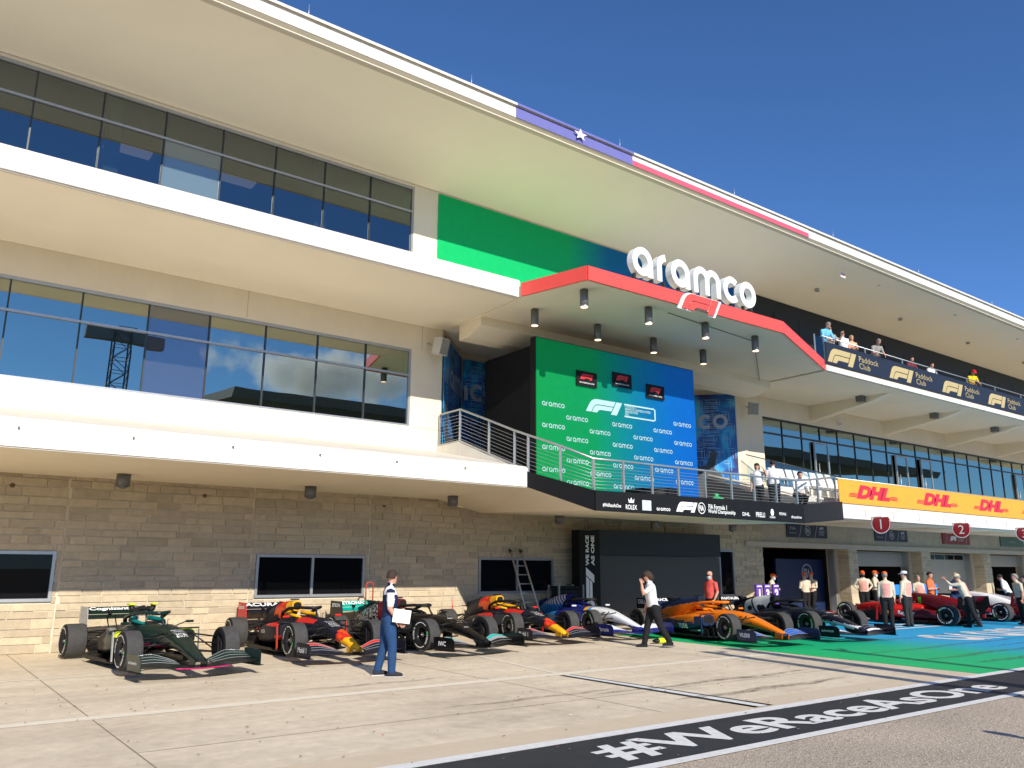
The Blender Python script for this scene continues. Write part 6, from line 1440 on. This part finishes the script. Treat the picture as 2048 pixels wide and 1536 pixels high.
# on the stage
person('dark haired woman in white shirt with hand at her head on the stage', (23.35, 17.2, 3.75), -160, c_wht, c_blk, h=1.70, hair='long', hairc='dark', head_pitch=10, arms=(((0.04, -0.14, -0.98), (0.3, 0.0, -0.95)), ((0.45, 0.55, -0.35), (-0.1, -0.45, 0.88))))
person('man in white shirt with his back turned on the stage', (23.75, 16.85, 3.75), 40, c_wht, c_blk, h=1.80, hair='short', hairc='dark', arms=FOLD, sleeve=0.9)
person('man in white shirt crouching at the stage railing', (23.9, 16.05, 3.80), -120, c_wht, c_blk, h=1.76, hair='short', hairc='dark', sleeve=0.9, thigh=(85, 80), knee=(125, 120), lean=18, arms=RAIL)
# on the top terrace
TF = 9.60
person('man in sky blue jacket leaning over the left end of the top terrace', (28.05, 17.25, TF), -105, c_tlb, c_jean, h=1.80, hair='short', hairc='grey', lean=30, head_pitch=25, arms=RAIL, sleeve=0.9, group=None)
person('man in grey shirt and sunglasses standing second on the top terrace', (28.85, 17.4, TF), -115, c_grs, c_blk, h=1.80, hair='short', hairc='brown', shades=True, arms=RAIL, sleeve=0.9)
person('bald man in white shirt and sunglasses pointing from the top terrace', (29.6, 17.3, TF), -125, c_wht, c_blk, h=1.72, shades=True, arms=POINT)
person('blond woman in peach top holding a drink on the top terrace', (30.25, 17.3, TF), -115, c_pea, c_blk, h=1.66, hair='medium', hairc='blond', arms=FOLD, sleeve=0.1)
person('grey haired man in grey top leaning on the navy banner', (31.75, 17.25, TF), -115, c_grs, c_blk, h=1.78, hair='short', hairc='grey', lean=34, head_pitch=18, arms=RAIL)
person('person in dark top behind the second gold logo on the top terrace', (35.3, 17.6, TF), -110, cl('maroon_top', (0.16, 0.03, 0.04)), c_blk, h=1.62, hair='short', hairc='dark', lean=20, arms=RAIL)
person('dark haired person behind the third gold logo on the top terrace', (37.1, 17.6, TF), -110, c_wht, c_blk, h=1.62, hair='short', hairc='dark', lean=20, arms=RAIL)
person('person in red cap and yellow top leaning on the top terrace rail', (40.4, 17.3, TF), -115, c_ylw, c_blk, h=1.74, cap=c_red, lean=28, head_pitch=20, arms=RAIL)
# bystander right of the camera whose shadow falls on the lane
person('bystander in dark clothes beside the camera on the pit lane', (10.1, 1.75, -0.004), 100, c_grs, c_blk, h=1.8, hair='short', hairc='dark')
# white papers held by the walking man
pp = tag(empty('paper_sheets', (0, 0, 0)), 'white papers held at the hip by the man in the navy polo', 'papers')
q = MB().box(-0.155, 0.155, -0.006, 0.006, -0.115, 0.115); q.build('sheets', M('white_paper', (0.82, 0.83, 0.86), 0.7, var=0.02), pp)
MB().box(-0.153, 0.153, -0.010, -0.0065, -0.113, 0.113).build('cover_sheet', M('white_paper2', (0.86, 0.86, 0.87), 0.7, var=0.02), pp)
hx, hy = math.cos(R(-22)), math.sin(R(-22)); 
pp.location = (7.28 + hx * 0.20 + hy * 0.30, 13.42 + hy * 0.20 - hx * 0.30, 1.03); pp.rotation_euler = (R(-4), R(8), R(-22))
# ================================================================== smaller things and what stands opposite
# ladder against the wall
ld = tag(empty('ladder'), 'aluminium ladder leaning on the wall window by the slogan pillar', 'ladder')
c_alu = M('aluminium_ladder', (0.50, 0.49, 0.46), 0.4, metal=0.5)
for x in (15.72, 16.14): MB().tube([(x - 0.02 + (0.14 if x > 16 else -0.1) * 0, 21.05, 2.42), (x + (0.28 if x > 16 else 0.12), 20.2, 0.02)], 0.03, 8).build('stile', c_alu, ld)
for k in range(8):
    t = 0.08 + 0.115 * k; y = 21.05 - 0.85 * t; z = 2.42 - 2.40 * t
    MB().tube([(15.70 + 0.14 * t, y, z), (16.12 + 0.30 * t, y, z)], 0.016, 6).build('rung', c_alu, ld)
for x in (15.70, 16.12): MB().tube([(x, 21.0, 2.40), (x, 21.12, 2.46), (x + 0.02, 21.1, 2.34)], 0.03, 8).build('hook', c_dkframe, ld)
kids(ld, (16, 20.6, 0))
# red hoop handle
hp = tag(empty('red_hoop_trolley'), 'red tubular hoop of a trolley behind the black and teal car', 'trolley')
c_hr = M('red_tube', (0.45, 0.04, 0.03), 0.4)
MB().tube([(10.41, 20.5, 0.1), (10.41, 20.5, 1.42), (10.45, 20.5, 1.48), (10.58, 20.5, 1.48), (10.62, 20.5, 1.42), (10.62, 20.5, 0.1)], 0.018, 8).build('hoop', c_hr, hp)
MB().box(10.3, 10.75, 20.2, 20.75, 0.06, 0.14, 0, 0.01).build('base', c_hr, hp); kids(hp, (10.5, 20.5, 0))
for x in (10.35, 10.70): 
    w_ = MB().tube([(x - 0.02 - 10.5, -0.2, 0.05), (x + 0.02 - 10.5, -0.2, 0.05)], 0.05, 12).build('castor', c_carbon, hp)
# black equipment rack
rk = tag(empty('equipment_rack'), 'low black equipment rack between the ladder and the slogan pillar', 'rack')
for x in (16.8, 17.8):
    for y in (20.0, 20.5): MB().box(x - 0.025, x + 0.025, y - 0.025, y + 0.025, 0, 1.37).build('upright', c_steel, rk)
for z in (0.3, 0.75, 1.25): MB().box(16.83, 17.77, 20.0, 20.5, z, z + 0.08).build('shelf', c_black, rk)
MB().box(16.86, 17.74, 20.03, 20.47, 0.84, 1.24, 0, 0.02).build('case', c_carbon, rk); kids(rk, (17.3, 20.25, 0))
# purple position boards
pur = M('purple_board', (0.13, 0.05, 0.36), 0.5, var=0.05)
for k, (x, n) in enumerate(((25.91, '1'), (26.40, '3'), (26.94, '2'))):
    rt = tag(empty('position_board'), ['purple board with a white numeral one, left of three beside the wall', 'purple board half hidden between the one and the two', 'purple board with a white numeral two, right of three'][k], 'sign', 'purple position boards')
    MB().box(x, x + 0.34, 19.45, 19.55, 0.25, 1.33, 0, 0.01).build('board', pur, rt)
    text(n, c_txtw, (x + 0.17, 19.44, 0.98), EX, EZ, h=0.34, bold=0.05, parent=rt)
    MB().box(x + 0.03, x + 0.31, 19.436, 19.446, 1.24, 1.28).build('stripe', c_txtw, rt); MB().box(x + 0.03, x + 0.31, 19.436, 19.446, 0.68, 0.70).build('stripe', c_txtw, rt)
    MB().box(x - 0.06, x + 0.40, 19.3, 19.7, 0.0, 0.04).build('base', c_black, rt); MB().box(x + 0.14, x + 0.20, 19.47, 19.53, 0.04, 0.26).build('stem', c_black, rt)
    kids(rt, (x + 0.17, 19.5, 0))
# neon bag on the ground
nb = tag(empty('neon_bag'), 'neon yellow and black bag on the ground behind the white shirted man', 'bag')
MB().rings([oval_y(16.15, y, 0.07, 0.16 * s, 0.07 * s) for y, s in ((15.0, 0.4), (15.05, 0.85), (15.2, 1.0), (15.32, 0.8), (15.38, 0.3))] if False else [[(15.86 + 0.13 * i, 15.15 + w * math.cos(a), 0.075 + hgt * math.sin(a)) for a in [2 * math.pi * k / 14 for k in range(14)]] for i, (w, hgt) in enumerate(((0.05, 0.03), (0.10, 0.06), (0.12, 0.07), (0.11, 0.065), (0.06, 0.04)))], fn=lambda x, y, z: 1 if x < 16.02 else 0).build('sack', [M('neon_fabric', (0.62, 0.80, 0.02), 0.6), c_carbon], nb)
MB().tube([(15.95, 15.1, 0.13), (16.1, 15.1, 0.2), (16.25, 15.1, 0.13)], 0.012, 6).build('strap', c_carbon, nb); kids(nb, (16.1, 15.15, 0))
# blue low barrier near the second garage
bb = tag(empty('blue_barrier'), 'low bright blue barrier board behind the red car', 'barrier')
MB().box(37.0, 41.2, 20.3, 20.36, 0.75, 1.22).build('board', M('barrier_blue', (0.02, 0.22, 0.70), 0.5), bb)
for x in (37.1, 39, 41): MB().box(x - 0.04, x + 0.04, 20.37, 20.47, 0, 1.2).build('post', c_steel, bb)
kids(bb, (39, 20.35, 0))
# hanging navy panel with roundel in the first garage
np_ = tag(empty('garage_banner'), 'dark navy hanging with a pale roundel inside the open garage', 'banner')
MB().box(31.6, 35.2, 22.6, 22.7, 0.0, 2.35).build('panel', M('garage_navy', (0.008, 0.020, 0.075), 0.5, var=0.15), np_)
roundel(33.9, 22.59, 1.72, 0.42, np_, M('roundel_grey', (0.35, 0.38, 0.42), 0.5)); kids(np_, (33.4, 22.65, 0))
# dais and green bag on the stage
da = tag(empty('trophy_dais'), 'round black dais at the stage edge in front of the screen', 'dais')
MB().tube([(17.1, 16.2, 3.75), (17.1, 16.2, 4.02)], 0.72, 28, smooth=False).build('drum', c_carbon, da); MB().tube([(17.1, 16.2, 4.02), (17.1, 16.2, 4.06)], 0.76, 28, smooth=False).build('top', c_black, da); kids(da, (17.1, 16.2, 3.75))
gbag = tag(empty('green_sack'), 'crumpled green sack beside the stage screen', 'sack')
bm = bmesh.new(); bmesh.ops.create_icosphere(bm, subdivisions=3, radius=0.3)
for v in bm.verts:
    n = mnoise.noise(v.co * 6) * 0.09; v.co += v.normal * n; v.co.z = v.co.z * 0.75
me = bpy.data.meshes.new('bag'); bm.to_mesh(me); bm.free(); me.materials.append(M('green_plastic', (0.05, 0.42, 0.16), 0.35))
o = link('sack_body', me, gbag); gbag.location = (21.6, 17.6, 4.0)
MB().tube([(0, 0, 0.18), (0.03, 0, 0.30)], [0.05, 0.09], 10).build('tied_neck', MATS['green_plastic'], gbag)
# ---- pit wall posts right of the camera: their shadows cross the apron
c_post = M('post_grey', (0.2, 0.2, 0.2), 0.5, metal=0.4)
for k, (x, y, h_, w) in enumerate(((14.1, 0.6, 7.2, 0.20), (12.75, -0.8, 7.9, 0.15), (15.9, -0.5, 7.0, 0.12))):
    rt = tag(empty('gantry_post', (x, y, 0)), ['tall thick signal post standing right of the camera', 'tall thin signal post standing right of the camera', 'tall signal post farthest right of the camera'][k], 'post')
    MB().tube([(0, 0, -0.01), (0, 0, h_)], w, 12).build('shaft', c_post, rt); MB().box(-0.3, 0.3, -0.3, 0.3, -0.01, 0.06).build('base_plate', c_post, rt)
    MB().tube([(0, 0, h_ - 0.3), (0.5, 0, h_ - 0.05)], 0.05, 8).build('arm', c_post, rt)
# ---- lattice tower and grandstand across the track (seen mirrored in the windows)
tw_ = tag(empty('lattice_tower', (19.0, -62, 0)), 'steel lattice tower across the track mirrored in the ribbon windows', 'tower')
for sx in (-0.9, 0.9):
    for sy in (-0.9, 0.9): MB().tube([(sx, sy, 0), (sx, sy, 31)], 0.10, 6).build('leg', c_post, tw_)
q = MB()
for k in range(20):
    z0_, z1_ = k * 1.55, k * 1.55 + 1.55; sgn = 1 if k % 2 else -1
    for (a, b) in (((-0.9, -0.9), (0.9, -0.9)), ((-0.9, 0.9), (0.9, 0.9)), ((-0.9, -0.9), (-0.9, 0.9)), ((0.9, -0.9), (0.9, 0.9))):
        p0, p1 = (a, b) if sgn > 0 else (b, a)
        q.tube([(p0[0], p0[1], z0_), (p1[0], p1[1], z1_)], 0.05, 4, cap=False); q.tube([(a[0], a[1], z1_), (b[0], b[1], z1_)], 0.045, 4, cap=False)
tag(q.build('lattice_bars', c_post, tw_, fix=False), kind='stuff')
MB().box(-4, 4.5, -0.6, 0.6, 28.5, 30.0).build('head_frame', c_post, tw_)
gs = tag(empty('grandstand', (120, -85, 0)), 'large grandstand across the track mirrored in the terrace windows', 'grandstand')
gs.scale = (1, 1, 1.12)
c_gs = M('stand_concrete', (0.16, 0.16, 0.15), 0.8); c_gr = M('stand_roof', (0.20, 0.21, 0.21), 0.6)
for k in range(14): MB().box(-80, 110, 14 - k * 2.2, 14 - k * 2.2 + 2.25, 0, 2.0 + k * 1.15).build('tier', c_gs, gs)
MB().prism([(16, 22.5), (17, 23.6), (-18, 26.0), (-18, 25.0)], lambda y, z, x: (x, y, z), -85, 20).build('roof', c_gr, gs)
MB().prism([(16, 24.5), (17, 26.0), (-18, 29.5), (-18, 28.0)], lambda y, z, x: (x, y, z), 20, 115).build('roof', c_gr, gs)
for x in range(-80, 111, 19): MB().box(x, x + 1, -17, -16, 0, 25.5).build('column', c_gs, gs)

# ---- one cumulus cloud beyond the grandstand (mirrored in the ribbon window)
def cloud_mat():
    m = bpy.data.materials.new('cloud_vapour'); m.use_nodes = True; nt = m.node_tree; N = nt.nodes; L = nt.links; N.clear()
    o = N.new('ShaderNodeOutputMaterial'); pv = N.new('ShaderNodeVolumePrincipled'); pv.inputs['Color'].default_value = (0.98, 0.98, 0.98, 1); pv.inputs['Anisotropy'].default_value = 0.35
    tc = N.new('ShaderNodeTexCoord'); nz = N.new('ShaderNodeTexNoise'); nz.inputs['Scale'].default_value = 0.016; nz.inputs['Detail'].default_value = 6; nz.inputs['Roughness'].default_value = 0.62
    L.new(tc.outputs['Object'], nz.inputs['Vector'])
    mp = N.new('ShaderNodeMapping'); mp.inputs['Scale'].default_value = (1 / 170, 1 / 60, 1 / 46); L.new(tc.outputs['Object'], mp.inputs['Vector'])
    ln = N.new('ShaderNodeVectorMath'); ln.operation = 'LENGTH'; L.new(mp.outputs[0], ln.inputs[0])
    ma = N.new('ShaderNodeMath'); ma.operation = 'MULTIPLY_ADD'; ma.inputs[1].default_value = -0.42; L.new(ln.outputs['Value'], ma.inputs[0]); L.new(nz.outputs['Fac'], ma.inputs[2])
    mr = N.new('ShaderNodeMapRange'); mr.inputs[1].default_value = 0.20; mr.inputs[2].default_value = 0.34; mr.inputs[3].default_value = 0.0; mr.inputs[4].default_value = 0.045; L.new(ma.outputs[0], mr.inputs[0])
    L.new(mr.outputs[0], pv.inputs['Density']); L.new(pv.outputs[0], o.inputs['Volume']); return m
bm = bmesh.new(); bmesh.ops.create_icosphere(bm, subdivisions=3, radius=1.0)
for v in bm.verts: v.co = Vector((v.co.x * 190, v.co.y * 68, v.co.z * 52))
me = bpy.data.meshes.new('cloud'); bm.to_mesh(me); bm.free(); me.materials.append(cloud_mat())
o = link('cloud', me); o.location = (405, -880, 236); tag(o, 'white cumulus cloud beyond the grandstand mirrored in the ribbon window', kind='stuff')
bpy.data.scenes.remove(TS)
